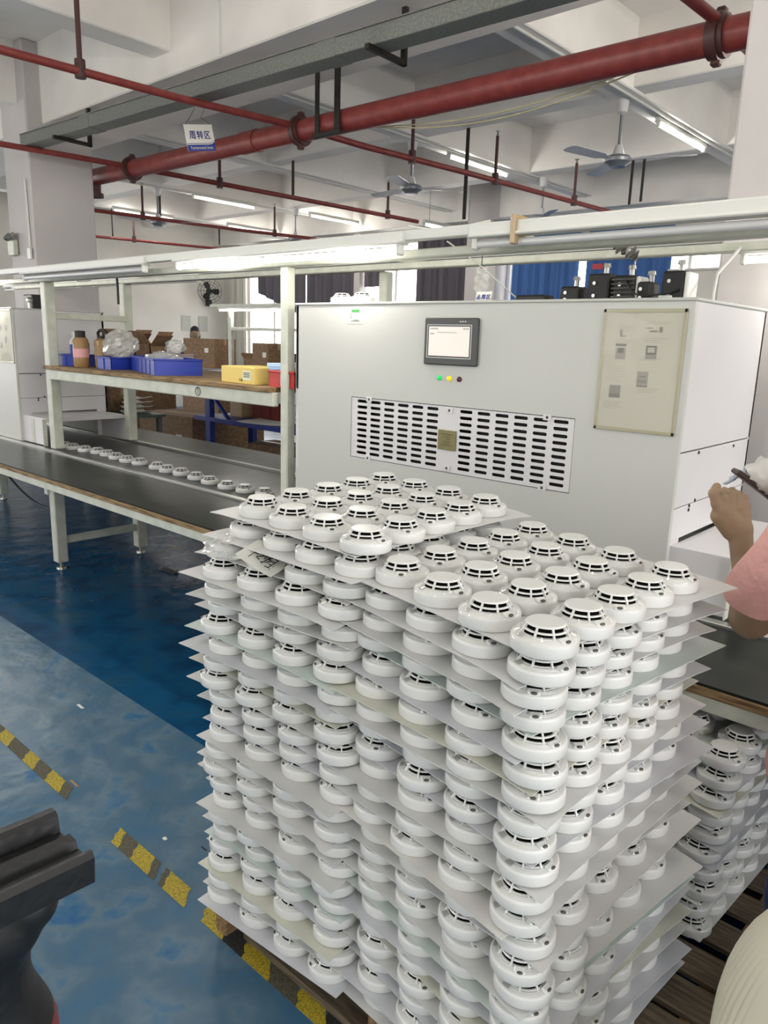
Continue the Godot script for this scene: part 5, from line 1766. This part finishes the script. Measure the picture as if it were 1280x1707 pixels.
# ---------------------------------------------------------------- things behind the line
func build_background() -> void:
	# grey side table with carton
	var t := thing("side_table", "grey green metal table behind the conveyor under a brown carton", "table", V(-7.75, 0, -4.2))
	var b := MB.new()
	b.box(V(0, 0.735, 0), V(1.0, 0.03, 0.6), 0.004)
	obj("tabletop", b, mat(Color(0.30, 0.36, 0.33), 0.4), t)
	for p in [V(0.44, 0, 0.25), V(-0.44, 0, 0.25), V(0.44, 0, -0.25), V(-0.44, 0, -0.25)]:
		b = MB.new()
		b.box(V(p.x, 0.36, p.z), V(0.05, 0.72, 0.05), 0.004)
		obj("leg", b, mat(Color(0.33, 0.38, 0.36), 0.5), t)
	b = MB.new()
	b.box(V(0, 0.3, 0), V(0.86, 0.02, 0.5), 0.003)
	obj("lower_shelf", b, M.note, t)
	carton("brown carton standing on the grey table behind the conveyor", V(-7.95, 0.7505, -4.25), 0.1, V(0.42, 0.28, 0.34))
	for i in 4:
		var s := thing("paper_stack", ["lowest white tray", "second white tray", "third white tray", "top white tray"][i] + " of the small pile right of the carton on the grey table", "tray", V(-7.48 + i * 0.012, 0.7505 + i * 0.05, -4.28), 0.2 * i)
		b = MB.new()
		b.slab(0.2, 0.28, 0.006, 6, 6, func(u: float, w: float) -> float: return 0.012 + 0.02 * u * u)
		obj("tray_body", b, M.paper, s)
	carton("large sealed brown carton on the floor behind the conveyor", V(-8.05, 0, -5.25), 0.15, V(0.95, 0.66, 0.6))
	carton("dark stacked carton left of the blue bench", V(-8.7, 0, -6.3), -0.1, V(1.0, 0.95, 0.7))
	carton("tall carton far left behind the grey table", V(-10.3, 0, -5.9), 0.05, V(1.0, 0.9, 0.7))
	# blue bench
	t = thing("blue_bench", "blue steel workbench with lower shelf behind the open shelf rack", "workbench", V(-6.2, 0, -5.3))
	b = MB.new()
	b.box(V(0, 1.19, 0), V(2.9, 0.05, 0.8), 0.005)
	obj("bench_top", b, M.navy, t)
	b = MB.new()
	b.box(V(0.05, 0.68, 0), V(2.5, 0.05, 0.7), 0.005)
	obj("lower_shelf", b, M.blue_steel, t)
	for p in [V(-0.95, 0, 0.3), V(1.35, 0, 0.3), V(-0.95, 0, -0.3), V(1.35, 0, -0.3)]:
		b = MB.new()
		b.box(V(p.x, 0.58, p.z), V(0.09, 1.16, 0.07), 0.005)
		obj("leg", b, M.blue_steel, t)
	b = MB.new()
	b.bar(V(-0.9, 0.95, 0.3), V(-0.55, 0.66, 0.3), 0.04, 0.03, 0.003)
	b.bar(V(1.3, 0.95, 0.3), V(0.9, 0.66, 0.3), 0.04, 0.03, 0.003)
	obj("brace", b, M.blue_steel, t)
	b = MB.new()
	b.slab(0.7, 0.5, 0.002, 8, 8, func(u: float, w: float) -> float: return 0.004 + 0.006 * u * u)
	var o := obj("white_sheet", b, M.paper)
	o.position = V(-6.75, 1.217, -5.2)
	tag(o, "white sheet lying on the blue bench top behind the shelf", "sheet")
	b = MB.new()
	b.slab(0.62, 0.42, 0.002, 8, 8, func(u: float, w: float) -> float: return 0.004 + 0.012 * u * u * u * u)
	o = obj("white_sheet", b, M.paper)
	o.position = V(-6.25, 0.7075, -5.15)
	o.rotation.y = 0.25
	tag(o, "white papers spread on the lower shelf of the blue bench", "paper")
	bin("dark red bin on the lower shelf of the blue bench", V(-6.55, 0.7055, -5.45), 0.1, V(0.42, 0.16, 0.3), mat(Color(0.42, 0.12, 0.10), 0.5))
	carton("open pale carton on the lower shelf of the blue bench", V(-6.98, 0.7055, -5.4), -0.15, V(0.28, 0.24, 0.3), true, M.carton2)
	crumple("white_bag", "white crumpled bag on the lower shelf of the blue bench", "bag", V(-6.0, 0.7055, -5.35), V(0.3, 0.2, 0.24), M.paper, 41)
	carton("carton standing on the floor under the blue bench", V(-6.3, 0, -5.4), 0.05, V(0.8, 0.45, 0.4))
	bin("dark grey bin on the blue bench top beside the binders", V(-5.85, 1.2155, -5.3), 0.0, V(0.3, 0.12, 0.25), M.bezel)
	# far workstation
	t = thing("far_workstation", "white far workstation frame with a tube lamp rail in front of the windows", "workstation", V(-10.0, 0, -8.3))
	b = MB.new()
	b.box(V(0, 1.02, 0), V(3.2, 0.04, 0.8), 0.005)
	obj("worktop", b, M.carton2, t)
	for p in [V(-0.78, 0, 0.3), V(1.4, 0, 0.3), V(0.55, 0, -0.3)]:
		b = MB.new()
		b.box(V(p.x, 1.04, p.z), V(0.09, 2.08, 0.06), 0.004)
		obj("post", b, M.frame, t)
	b = MB.new()
	b.box(V(0.3, 1.72, 0.3), V(2.2, 0.05, 0.05), 0.004)
	obj("crossbar", b, M.frame, t)
	b = MB.new()
	b.box(V(0.0, 2.10, 0.32), V(2.6, 0.05, 0.07), 0.004)
	obj("lamp_channel", b, M.frame, t)
	tube_lamp("far_lamp", "lit tube lamp of the far workstation right of the wall fan", V(-10.15, 2.045, -7.98), false, 1.85, true, 0.2, "", 0.0, 0.2)
	carton("big brown carton in front of the dark haired person at the far wall", V(-11.62, 1.041, -8.15), 0.08, V(0.85, 0.50, 0.5))
	carton("brown carton on the far workstation beside the white post", V(-9.85, 1.041, -8.1), -0.1, V(0.48, 0.46, 0.4))
	carton("low carton on the far workstation between the posts", V(-10.42, 1.041, -8.28), 0.0, V(0.36, 0.2, 0.3), true)
	bin("small dark bin on the far workstation", V(-9.85, 1.041, -8.52), 0.0, V(0.3, 0.3, 0.25), M.bezel)
	# machinery seen through the window gaps
	t = thing("vent_louvre", "white barred louvre at the window above the two covered detectors", "louvre", V(-9.65, 2.0, -10.82))
	b = MB.new()
	b.box(V(0, 0.3, 0), V(0.75, 0.03, 0.06), 0.003)
	b.box(V(0, -0.3, 0), V(0.75, 0.03, 0.06), 0.003)
	for q in [-0.36, 0.0, 0.36]: b.box(V(q, 0, 0), V(0.03, 0.62, 0.06), 0.003)
	obj("louvre_frame", b, M.lamp_body, t)
	for i in 5:
		b = MB.new()
		b.box(V(0, -0.22 + i * 0.11, 0), V(0.72, 0.03, 0.03), 0.003)
		obj("louvre_slat", b, M.bezel, t)
	b = MB.new()
	b.box(V(0, -1.16, 0), V(0.8, 1.68, 0.1), 0.005)
	obj("louvre_base", b, M.note, t)
	# wall fan
	t = thing("wall_fan", "dark round wall fan with wire cage near the far left corner", "fan", V(-14.9, 2.57, -10.45), PI * 0.5 - 0.5)
	b = MB.new()
	for r in [0.26, 0.2, 0.14, 0.08]:
		var ring: Array = []
		for i in 29: ring.append(V(r * cos(TAU * i / 28.0), r * sin(TAU * i / 28.0), 0.32 - r * r * 0.8))
		b.tube(ring, 0.005, 5)
	for k in 12:
		var a := TAU * k / 12.0
		b.tube([V(0.02 * cos(a), 0.02 * sin(a), 0.33), V(0.15 * cos(a), 0.15 * sin(a), 0.31), V(0.26 * cos(a), 0.26 * sin(a), 0.265), V(0.2 * cos(a), 0.2 * sin(a), 0.2)], 0.003, 4)
	obj("wire_cage", b, M.bezel, t)
	for k in 3:
		b = MB.new()
		b.x = Transform3D(Basis(V(0, 0, 1), TAU * k / 3.0), V(0, 0, 0.25)) * Transform3D(Basis(V(1, 0, 0), 0.4), Vector3.ZERO)
		b.prism(PackedVector2Array([Vector2(0.03, -0.03), Vector2(0.12, -0.08), Vector2(0.2, -0.07), Vector2(0.22, 0.0), Vector2(0.18, 0.06), Vector2(0.08, 0.05), Vector2(0.03, 0.03)]), 0.004)
		obj("blade", b, M.dark, t)
	b = MB.new()
	b.cyl(V(0, 0, 0.08), V(0, 0, 0.24), 0.07, 0.06, 16)
	obj("motor", b, M.dark, t)
	b = MB.new()
	b.bar(V(0, 0, 0.1), V(0, -0.22, 0.03), 0.05, 0.03, 0.004)
	b.box(V(0, -0.25, 0.0), V(0.14, 0.14, 0.05), 0.006)
	obj("bracket", b, M.dark, t)
	for i in 2:
		b = MB.new()
		b.box(V(0, 0, 0), V(0.004, 0.34, 0.24))
		o = obj("wall_notice", b, M.note)
		o.position = V(-14.99, 1.85, [-9.9, -10.35][i])
		tag(o, ["left pale notice on the far left wall above the dark haired person", "right pale notice on the far left wall below the wall fan"][i], "notice")
	# lamp and pipe on the left pillar
	t = thing("emergency_lamp", "twin headed emergency lamp on the left white pillar", "lamp", V(-8.36, 2.42, -3.49))
	b = MB.new()
	b.box(V(0, 0, 0.025), V(0.15, 0.15, 0.05), 0.008)
	obj("lamp_box", b, M.frame, t)
	for s in [-1.0, 1.0]:
		b = MB.new()
		b.x = Transform3D(Basis(V(1, 0, 0), 0.9), V(s * 0.05, 0.10, 0.04))
		b.lathe([Vector2(0, -0.02), Vector2(0.03, -0.015), Vector2(0.045, 0.01), Vector2(0.045, 0.03), Vector2(0.038, 0.028), Vector2(0, 0.022)], 18)
		obj("lamp_head", b, M.steel, t)
	b = MB.new()
	b.tube([V(-8.02, 3.05, -3.488), V(-8.01, 2.7, -3.488), V(-8.0, 2.42, -3.488)], 0.012, 8)
	tag(obj("wall_conduit", b, M.lamp_body), "thin conduit running down the left white pillar to a socket", "conduit")
	t = thing("wall_socket", "small white socket at the end of the pillar conduit", "socket", V(-8.0, 2.35, -3.49))
	b = MB.new()
	b.box(V(0, 0, 0.012), V(0.07, 0.11, 0.025), 0.005)
	obj("socket_body", b, M.lamp_body, t)
	t = thing("left_cabinet_knob", "silver and black fitting on top of the far left cabinet", "fitting", V(-6.4, 1.7655, -2.75))
	b = MB.new()
	b.cyl(V(0, 0, 0), V(0, 0.05, 0), 0.012, 0.012, 10)
	b.ell(V(0, 0.07, 0), V(0.025, 0.025, 0.025), 12, 8)
	obj("silver_fitting", b, M.steel, t)
	b = MB.new()
	b.box(V(-0.13, 0.06, -0.1), V(0.16, 0.12, 0.12), 0.008)
	obj("black_housing", b, M.dark, t)
	# people far behind
	far_person("dark haired person in grey behind the big carton at the far wall", V(-13.4, 0, -9.05), 0.9, 1.74, M.grey_cloth)
	far_person("person in dark clothes bending behind the right rack post", V(-9.55, 0, -9.1), -0.6, 1.66, mat(Color(0.10, 0.10, 0.12), 0.85))

func far_person(label: String, at: Vector3, turn: float, h: float, cloth: Material) -> void:
	var t := thing("person", label, "person", at, turn)
	var k := h / 1.72
	var b := MB.new()
	b.x = Transform3D(Basis().scaled(Vector3.ONE * k), Vector3.ZERO)
	b.blob([[V(0, 1.57, 0.02), 0.085, V(0, 1.64, 0.0), 0.09], [V(0, 1.54, 0.06), 0.045, V(0, 1.60, 0.08), 0.05], [V(0, 1.585, 0.10), 0.012, V(0, 1.56, 0.115), 0.014], [V(0.088, 1.59, 0), 0.018, V(0.088, 1.61, 0), 0.02], [V(-0.088, 1.59, 0), 0.018, V(-0.088, 1.61, 0), 0.02],
		[V(0, 1.40, 0), 0.055, V(0, 1.52, 0.01), 0.052], [V(-0.17, 1.36, 0), 0.055, V(0.17, 1.36, 0), 0.055], [V(0, 1.0, 0), 0.13, V(0, 1.28, 0), 0.13],
		[V(-0.2, 1.34, 0), 0.05, V(-0.27, 1.06, 0.05), 0.042], [V(-0.27, 1.06, 0.05), 0.042, V(-0.17, 1.02, 0.28), 0.03], [V(0.2, 1.34, 0), 0.05, V(0.27, 1.06, 0.05), 0.042], [V(0.27, 1.06, 0.05), 0.042, V(0.17, 1.02, 0.28), 0.03],
		[V(-0.17, 1.02, 0.28), 0.03, V(-0.14, 1.02, 0.36), 0.025], [V(0.17, 1.02, 0.28), 0.03, V(0.14, 1.02, 0.36), 0.025],
		[V(-0.09, 0.9, 0), 0.095, V(-0.1, 0.48, 0.02), 0.06], [V(-0.1, 0.48, 0.02), 0.055, V(-0.1, 0.08, 0), 0.04], [V(0.09, 0.9, 0), 0.095, V(0.1, 0.48, 0.02), 0.06], [V(0.1, 0.48, 0.02), 0.055, V(0.1, 0.08, 0), 0.04],
		[V(-0.1, 0.04, -0.03), 0.035, V(-0.11, 0.03, 0.15), 0.03], [V(0.1, 0.04, -0.03), 0.035, V(0.11, 0.03, 0.15), 0.03]], 0.022, 0.03)
	obj("body", b, M.skin, t)
	b = MB.new()
	b.x = Transform3D(Basis().scaled(Vector3.ONE * k), Vector3.ZERO)
	b.blob([[V(0, 1.63, -0.02), 0.1, V(0, 1.67, 0.0), 0.092], [V(-0.05, 1.56, -0.06), 0.06, V(0.05, 1.56, -0.06), 0.06]], 0.02, 0.03)
	obj("black_hair", b, M.hair, t)
	b = MB.new()
	b.x = Transform3D(Basis().scaled(Vector3.ONE * k), Vector3.ZERO)
	b.blob([[V(-0.18, 1.365, 0), 0.068, V(0.18, 1.365, 0), 0.068], [V(0, 0.92, 0), 0.155, V(0, 1.28, 0), 0.15], [V(-0.2, 1.34, 0), 0.066, V(-0.265, 1.08, 0.045), 0.058], [V(0.2, 1.34, 0), 0.066, V(0.265, 1.08, 0.045), 0.058]], 0.022, 0.03)
	obj("shirt", b, cloth, t)
	b = MB.new()
	b.x = Transform3D(Basis().scaled(Vector3.ONE * k), Vector3.ZERO)
	b.blob([[V(-0.09, 0.9, 0), 0.115, V(-0.1, 0.48, 0.02), 0.08], [V(-0.1, 0.48, 0.02), 0.08, V(-0.1, 0.1, 0), 0.065], [V(0.09, 0.9, 0), 0.115, V(0.1, 0.48, 0.02), 0.08], [V(0.1, 0.48, 0.02), 0.08, V(0.1, 0.1, 0), 0.065]], 0.022, 0.02)
	obj("trousers", b, M.navy, t)

# ---------------------------------------------------------------- near things cut by the frame
func build_person() -> void:
	var t := thing("person", "person in a pink shirt at the right edge holding up a wrapped part", "person", V(-0.13, 0, -1.64))
	var o := V(-0.13, 0, -1.64)
	var P := func(x: float, y: float, z: float) -> Vector3: return V(x, y, z) - o
	var b := MB.new()
	var sh: Vector3 = P.call(-0.315, 1.275, -1.66)
	var el: Vector3 = P.call(-0.455, 1.0, -1.79)
	var wr: Vector3 = P.call(-0.505, 1.15, -1.829)
	var shr: Vector3 = P.call(0.055, 1.275, -1.66)
	var elr: Vector3 = P.call(0.13, 1.02, -1.70)
	var wrr: Vector3 = P.call(0.05, 0.83, -1.93)
	b.blob([[V(0, 1.46, -0.09), 0.082, V(0, 1.53, -0.07), 0.088], [V(0, 1.425, -0.13), 0.042, V(0, 1.47, -0.15), 0.05], [V(0, 1.475, -0.175), 0.011, V(0, 1.45, -0.188), 0.014], [V(0, 1.415, -0.168), 0.014, V(0, 1.42, -0.17), 0.016],
		[V(0.084, 1.48, -0.07), 0.016, V(0.086, 1.505, -0.065), 0.02], [V(-0.084, 1.48, -0.07), 0.016, V(-0.086, 1.505, -0.065), 0.02],
		[V(0, 1.30, -0.02), 0.05, V(0, 1.42, -0.06), 0.048], [sh, 0.05, shr, 0.05], [V(0, 0.95, 0), 0.13, V(0, 1.2, -0.02), 0.125],
		[sh, 0.05, el, 0.041], [el, 0.040, wr, 0.026], [shr, 0.05, elr, 0.041], [elr, 0.040, wrr, 0.026],
		[V(-0.085, 0.84, 0), 0.095, V(-0.09, 0.46, 0.0), 0.058], [V(-0.09, 0.46, 0), 0.055, V(-0.09, 0.08, 0.03), 0.038], [V(0.085, 0.84, 0), 0.095, V(0.09, 0.46, 0), 0.058], [V(0.09, 0.46, 0), 0.055, V(0.09, 0.08, 0.03), 0.038],
		[V(-0.09, 0.04, 0.05), 0.035, V(-0.10, 0.03, -0.12), 0.028], [V(0.09, 0.04, 0.05), 0.035, V(0.10, 0.03, -0.12), 0.028]], 0.014, 0.03)
	# raised hand: palm, thumb and four bent fingers
	var up := V(-0.171, 0.974, -0.145)
	var fw := V(-0.65, -0.223, -0.727)
	var hand: Array = [[wr - up * 0.02, 0.026, P.call(-0.516, 1.195, -1.828), 0.027], [P.call(-0.516, 1.195, -1.828), 0.028, P.call(-0.550, 1.240, -1.802), 0.022], [P.call(-0.516, 1.195, -1.828), 0.026, P.call(-0.525, 1.248, -1.832), 0.023], [P.call(-0.550, 1.240, -1.802), 0.021, P.call(-0.525, 1.248, -1.832), 0.021], [P.call(-0.555, 1.225, -1.800), 0.022, P.call(-0.53, 1.19, -1.82), 0.024]]
	var kn := [P.call(-0.551, 1.268, -1.796), P.call(-0.541, 1.277, -1.807), P.call(-0.529, 1.277, -1.819), P.call(-0.518, 1.268, -1.832)]
	for i in 4:
		var q: Vector3 = kn[i]
		var L: float = [0.026, 0.031, 0.029, 0.023][i]
		var m1 := q + up * 0.010 + fw * L
		var m2 := m1 + fw * L * 0.6 - up * 0.016
		var m3 := m2 - up * 0.018 - fw * 0.004
		hand.append([q - up * 0.03, 0.0105, q, 0.0092])
		hand.append([q, 0.0092, m1, 0.0082]); hand.append([m1, 0.0082, m2, 0.0078]); hand.append([m2, 0.0078, m3, 0.0072])
	hand.append([P.call(-0.545, 1.215, -1.800), 0.016, P.call(-0.562, 1.254, -1.786), 0.0125])
	hand.append([P.call(-0.562, 1.254, -1.786), 0.0120, P.call(-0.571, 1.278, -1.782), 0.0110])
	hand.append([P.call(-0.571, 1.278, -1.782), 0.0110, P.call(-0.569, 1.293, -1.792), 0.0100])
	b.blob(hand, 0.003, 0.0045)
	# resting hand on the table
	var h2: Array = [[wrr, 0.026, P.call(0.045, 0.775, -2.0), 0.024], [P.call(0.045, 0.775, -2.0), 0.022, P.call(0.025, 0.755, -2.05), 0.018], [P.call(0.045, 0.775, -2.0), 0.022, P.call(0.065, 0.755, -2.05), 0.018]]
	for i in 4:
		var q: Vector3 = P.call(0.018 + i * 0.017, 0.755, -2.055)
		var L: float = [0.034, 0.042, 0.04, 0.032][i]
		var m1 := q + V((i - 1.5) * 0.004, 0.003, -L)
		var m2 := m1 + V((i - 1.5) * 0.003, -0.017, -L * 0.7)
		h2.append([q, 0.010, m1, 0.0088]); h2.append([m1, 0.0088, m2, 0.0078])
	h2.append([P.call(0.03, 0.768, -2.0), 0.014, P.call(-0.002, 0.752, -2.035), 0.011]); h2.append([P.call(-0.002, 0.752, -2.035), 0.011, P.call(-0.008, 0.738, -2.065), 0.0095])
	b.blob(h2, 0.004, 0.008)
	obj("body", b, M.skin, t)
	b = MB.new()
	b.blob([[sh, 0.075, shr, 0.075], [V(0, 0.80, 0.0), 0.19, V(0, 1.16, -0.01), 0.165], [V(-0.08, 0.78, 0), 0.135, V(0.08, 0.78, 0), 0.135], [V(0, 1.2, -0.02), 0.15, V(0, 1.27, -0.02), 0.10]], 0.014, 0.04)
	obj("pink_shirt", b, M.pink, t)
	# loose short sleeve, open at the hem
	b = MB.new()
	var s0: Vector3 = P.call(-0.325, 1.30, -1.655)
	var s1: Vector3 = P.call(-0.428, 1.085, -1.715)
	var sd := (s1 - s0).normalized()
	var su := V(0, 0, 1).cross(sd).normalized()
	var sv := sd.cross(su)
	var SL := func(i: int, k: int, ins: float) -> Vector3:
		var u := i / 14.0
		var a := TAU * (k % 40) / 40.0
		var r := lerpf(0.066, 0.068, u) * (1.0 + 0.05 * sin(a * 3.0 + u * 5.0) + 0.03 * sin(a * 5.0 - u * 9.0) * u) - ins
		if i == 0: r *= 0.75
		return s0 + (s1 - s0) * (u + 0.10 * u * sin(a - 0.6)) + (su * cos(a) + sv * sin(a)) * r
	for ins in [0.0, 0.0035]:
		var sgn := 1.0 if ins == 0.0 else -1.0
		for i in 14:
			for k in 40:
				var q: Array = []
				var nn: Array = []
				for ik in [[i, k], [i + 1, k], [i + 1, k + 1], [i, k + 1]]:
					q.append(SL.call(ik[0], ik[1], ins))
					var du: Vector3 = SL.call(mini(ik[0] + 1, 14), ik[1], ins) - SL.call(maxi(ik[0] - 1, 0), ik[1], ins)
					var dk: Vector3 = SL.call(ik[0], ik[1] + 1, ins) - SL.call(ik[0], ik[1] + 39, ins)
					var m := du.cross(dk).normalized()
					var c: Vector3 = q[q.size() - 1] - s0
					if m.dot(c - sd * c.dot(sd)) < 0.0: m = -m
					nn.append(m * sgn)
				b.tri(q[0], q[1], q[2], nn[0], nn[1], nn[2]); b.tri(q[0], q[2], q[3], nn[0], nn[2], nn[3])
	for k in 40:
		b.quad(SL.call(14, k, 0.0), SL.call(14, k + 1, 0.0), SL.call(14, k + 1, 0.0035), SL.call(14, k, 0.0035), sd)
	obj("short_sleeve", b, M.pink, t)
	b = MB.new()
	b.blob([[V(-0.085, 0.84, 0), 0.12, V(-0.09, 0.46, 0), 0.085], [V(-0.09, 0.46, 0), 0.085, V(-0.09, 0.10, 0.03), 0.07], [V(0.085, 0.84, 0), 0.12, V(0.09, 0.46, 0), 0.085], [V(0.09, 0.46, 0), 0.085, V(0.09, 0.10, 0.03), 0.07]], 0.016, 0.02)
	obj("trousers", b, M.navy, t)
	b = MB.new()
	b.blob([[V(0, 1.51, -0.05), 0.098, V(0, 1.55, -0.06), 0.09], [V(-0.05, 1.45, -0.02), 0.06, V(0.05, 1.45, -0.02), 0.06], [V(0, 1.42, 0.03), 0.035, V(0, 1.32, 0.06), 0.025]], 0.012, 0.03)
	obj("black_hair", b, M.hair, t)
	for s in [-1.0, 1.0]:
		b = MB.new()
		b.ell(V(s * 0.03, 1.49, -0.155), V(0.012, 0.007, 0.006), 10, 6)
		obj("eye", b, M.hair, t)
		b = MB.new()
		b.blob([[V(s * 0.09, 0.04, 0.05), 0.042, V(s * 0.10, 0.034, -0.125), 0.036]], 0.008, 0.01)
		obj("shoe", b, M.dark, t)
	# what the hand holds
	t = thing("wrapped_part", "part in crumpled clear wrapping held in the raised hand at right", "wrapped part", V(-0.528, 1.285, -1.895))
	var f := FastNoiseLite.new()
	f.seed = 4
	f.frequency = 14.0
	b = MB.new()
	var seg := 26
	var rows := 18
	var old := Transform3D(Basis(V(0.65, 0.223, 0.727), -0.45) * Basis(V(0, 1, 0), 0.73), V(0.045, 0.03, 0.0))
	b.x = old
	var PP := func(i: int, k: int) -> Vector3:
		var th := PI * i / rows
		var ph := TAU * (k % seg) / seg
		var d := V(sin(th) * cos(ph), cos(th), sin(th) * sin(ph))
		return d * V(0.062, 0.036, 0.03) * (1.0 + 0.5 * f.get_noise_3dv(d * 0.1))
	for i in rows:
		for k in seg:
			var a: Vector3 = PP.call(i, k); var c: Vector3 = PP.call(i + 1, k)
			var d: Vector3 = PP.call(i + 1, k + 1); var e: Vector3 = PP.call(i, k + 1)
			if i < rows - 1: b.tri(a, c, d, a, c, d)
			if i > 0: b.tri(a, d, e, a, d, e)
	obj("clear_wrapping", b, mat(Color(0.80, 0.79, 0.77), 0.25), t)
	b = MB.new()
	b.x = Transform3D(Basis(V(0.65, 0.223, 0.727), -0.62) * Basis(V(0, 1, 0), 0.73), V(0.012, 0.008, 0.004))
	b.box(Vector3.ZERO, V(0.115, 0.012, 0.05), 0.003)
	obj("dark_edge", b, mat(Color(0.24, 0.17, 0.16), 0.5), t)
	b = MB.new()
	b.x = Transform3D(Basis(V(0.65, 0.223, 0.727), 0.5) * Basis(V(0, 1, 0), 0.73), V(-0.03, 0.025, -0.02))
	b.box(Vector3.ZERO, V(0.05, 0.006, 0.02), 0.002)
	b.box(V(-0.03, -0.004, 0.0), V(0.03, 0.004, 0.012), 0.001)
	obj("blue_grey_tab", b, mat(Color(0.62, 0.66, 0.72), 0.3), t)

func build_near() -> void:
	# black grooved head at lower left, standing on a stem
	var t := thing("grooved_fixture", "black plastic fixture head with raised grooves at lower left corner on a dark stem", "fixture", V(-0.79, 0, -0.245))
	var b := MB.new()
	b.x = Transform3D(Basis(V(1, 0, 0), -0.03), V(0.03, 1.0, -0.085))
	b.prism(PackedVector2Array([Vector2(-0.056, 0.004), Vector2(-0.05, 0.0), Vector2(0.046, 0.0), Vector2(0.052, 0.005), Vector2(0.053, 0.036), Vector2(0.048, 0.042), Vector2(0.042, 0.041), Vector2(0.036, 0.029), Vector2(0.014, 0.027), Vector2(0.010, 0.035), Vector2(-0.006, 0.036), Vector2(-0.011, 0.026), Vector2(-0.030, 0.026), Vector2(-0.034, 0.045), Vector2(-0.040, 0.049), Vector2(-0.051, 0.048), Vector2(-0.056, 0.042)]), 0.27)
	obj("grooved_head", b, M.black, t)
	b = MB.new()
	b.box(V(0.0, 1.027, 0.08), V(0.05, 0.012, 0.05), 0.003)
	obj("clip", b, M.black, t)
	b = MB.new()
	b.blob([[V(0.035, 0.985, -0.03), 0.032, V(0.01, 0.96, 0.0), 0.042], [V(0.03, 0.95, -0.01), 0.026, V(0.0, 0.92, 0.0), 0.040], [V(-0.01, 0.95, 0.02), 0.05, V(-0.015, 0.88, 0.01), 0.048], [V(-0.015, 0.88, 0.01), 0.046, V(-0.02, 0.80, 0), 0.066]], 0.006, 0.02)
	obj("neck", b, M.black, t)
	b = MB.new()
	b.x = Transform3D(Basis(), V(-0.02, 0, 0))
	b.lathe([Vector2(0.0, 0.80), Vector2(0.066, 0.80), Vector2(0.070, 0.79), Vector2(0.072, 0.70), Vector2(0.05, 0.69), Vector2(0, 0.69)], 24)
	obj("red_collar", b, mat(Color(0.42, 0.10, 0.12), 0.4), t)
	b = MB.new()
	b.x = Transform3D(Basis(), V(-0.02, 0, 0))
	b.lathe([Vector2(0, 0.70), Vector2(0.04, 0.70), Vector2(0.04, 0.03), Vector2(0.16, 0.02), Vector2(0.17, 0.0), Vector2(0, 0)], 28)
	obj("stand", b, M.black, t)
	# cream ribbed cloth at lower right
	t = thing("cloth_bundle", "cream cloth bundle with a band of vertical ribs at lower right corner", "cloth", V(-0.10, 0, -1.17))
	b = MB.new()
	var seg := 480
	var cv := Curve2D.new()
	for q in [Vector2(0.13, 0.0), Vector2(0.15, 0.05), Vector2(0.165, 0.3), Vector2(0.17, 0.5), Vector2(0.162, 0.6), Vector2(0.14, 0.68), Vector2(0.11, 0.735), Vector2(0.06, 0.765), Vector2(0.0, 0.775)]: cv.add_point(q)
	for q in range(1, 8):
		var tg := (cv.get_point_position(q + 1) - cv.get_point_position(q - 1)) * 0.17
		cv.set_point_in(q, -tg)
		cv.set_point_out(q, tg)
	var prof: Array = []
	for q in 33: prof.append(cv.sample_baked(cv.get_baked_length() * q / 32.0, true))
	prof[32] = Vector2(0.0, 0.775)
	var R := func(i: int, k: int) -> Vector3:
		var a := TAU * (k % seg) / seg
		var q: Vector2 = prof[i]
		# ribs on the side that faces the stacks
		var w := clampf(1.0 - absf(wrapf(a - 2.72, -PI, PI)) / 0.50, 0.0, 1.0)
		var fade := clampf((27.0 - i) / 8.0, 0.0, 1.0)
		var r := q.x * (1.0 + 0.035 * sin(a * 3.0 + q.y * 5.0)) - 0.007 * pow(absf(cos(a * 30.0)), 5.0) * minf(w * 3.0, 1.0) * fade
		if q.x < 0.001: r = 0.0
		return V(cos(a) * r, q.y, sin(a) * r)
	var NN := func(i: int, k: int) -> Vector3:
		if i >= prof.size() - 1: return Vector3.UP
		var du: Vector3 = R.call(mini(i + 1, prof.size() - 1), k) - R.call(maxi(i - 1, 0), k)
		var dk: Vector3 = R.call(i, k + 1) - R.call(i, k + seg - 1)
		var q := du.cross(dk).normalized()
		var c: Vector3 = R.call(i, k)
		return q if q.dot(V(c.x, 0.02, c.z)) > 0.0 else -q
	for i in prof.size() - 1:
		for k in seg:
			var a: Vector3 = R.call(i, k); var c: Vector3 = R.call(i + 1, k)
			var d: Vector3 = R.call(i + 1, k + 1); var e: Vector3 = R.call(i, k + 1)
			var na: Vector3 = NN.call(i, k); var nc: Vector3 = NN.call(i + 1, k)
			var nd: Vector3 = NN.call(i + 1, k + 1); var ne: Vector3 = NN.call(i, k + 1)
			if i < prof.size() - 2:
				b.tri(a, c, d, na, nc, nd); b.tri(a, d, e, na, nd, ne)
			else: b.tri(a, c, e, na, Vector3.UP, ne)
	obj("cloth", b, M.cream, t)

func _ready() -> void:
	make_materials()
	setup_view()
	ceiling_lights()
	build_room()
	build_overhead()
	build_line()
	build_machines()
	build_rails()
	build_stacks()
	build_shelf_items()
	build_floor_things()
	build_background()
	build_person()
	build_near()
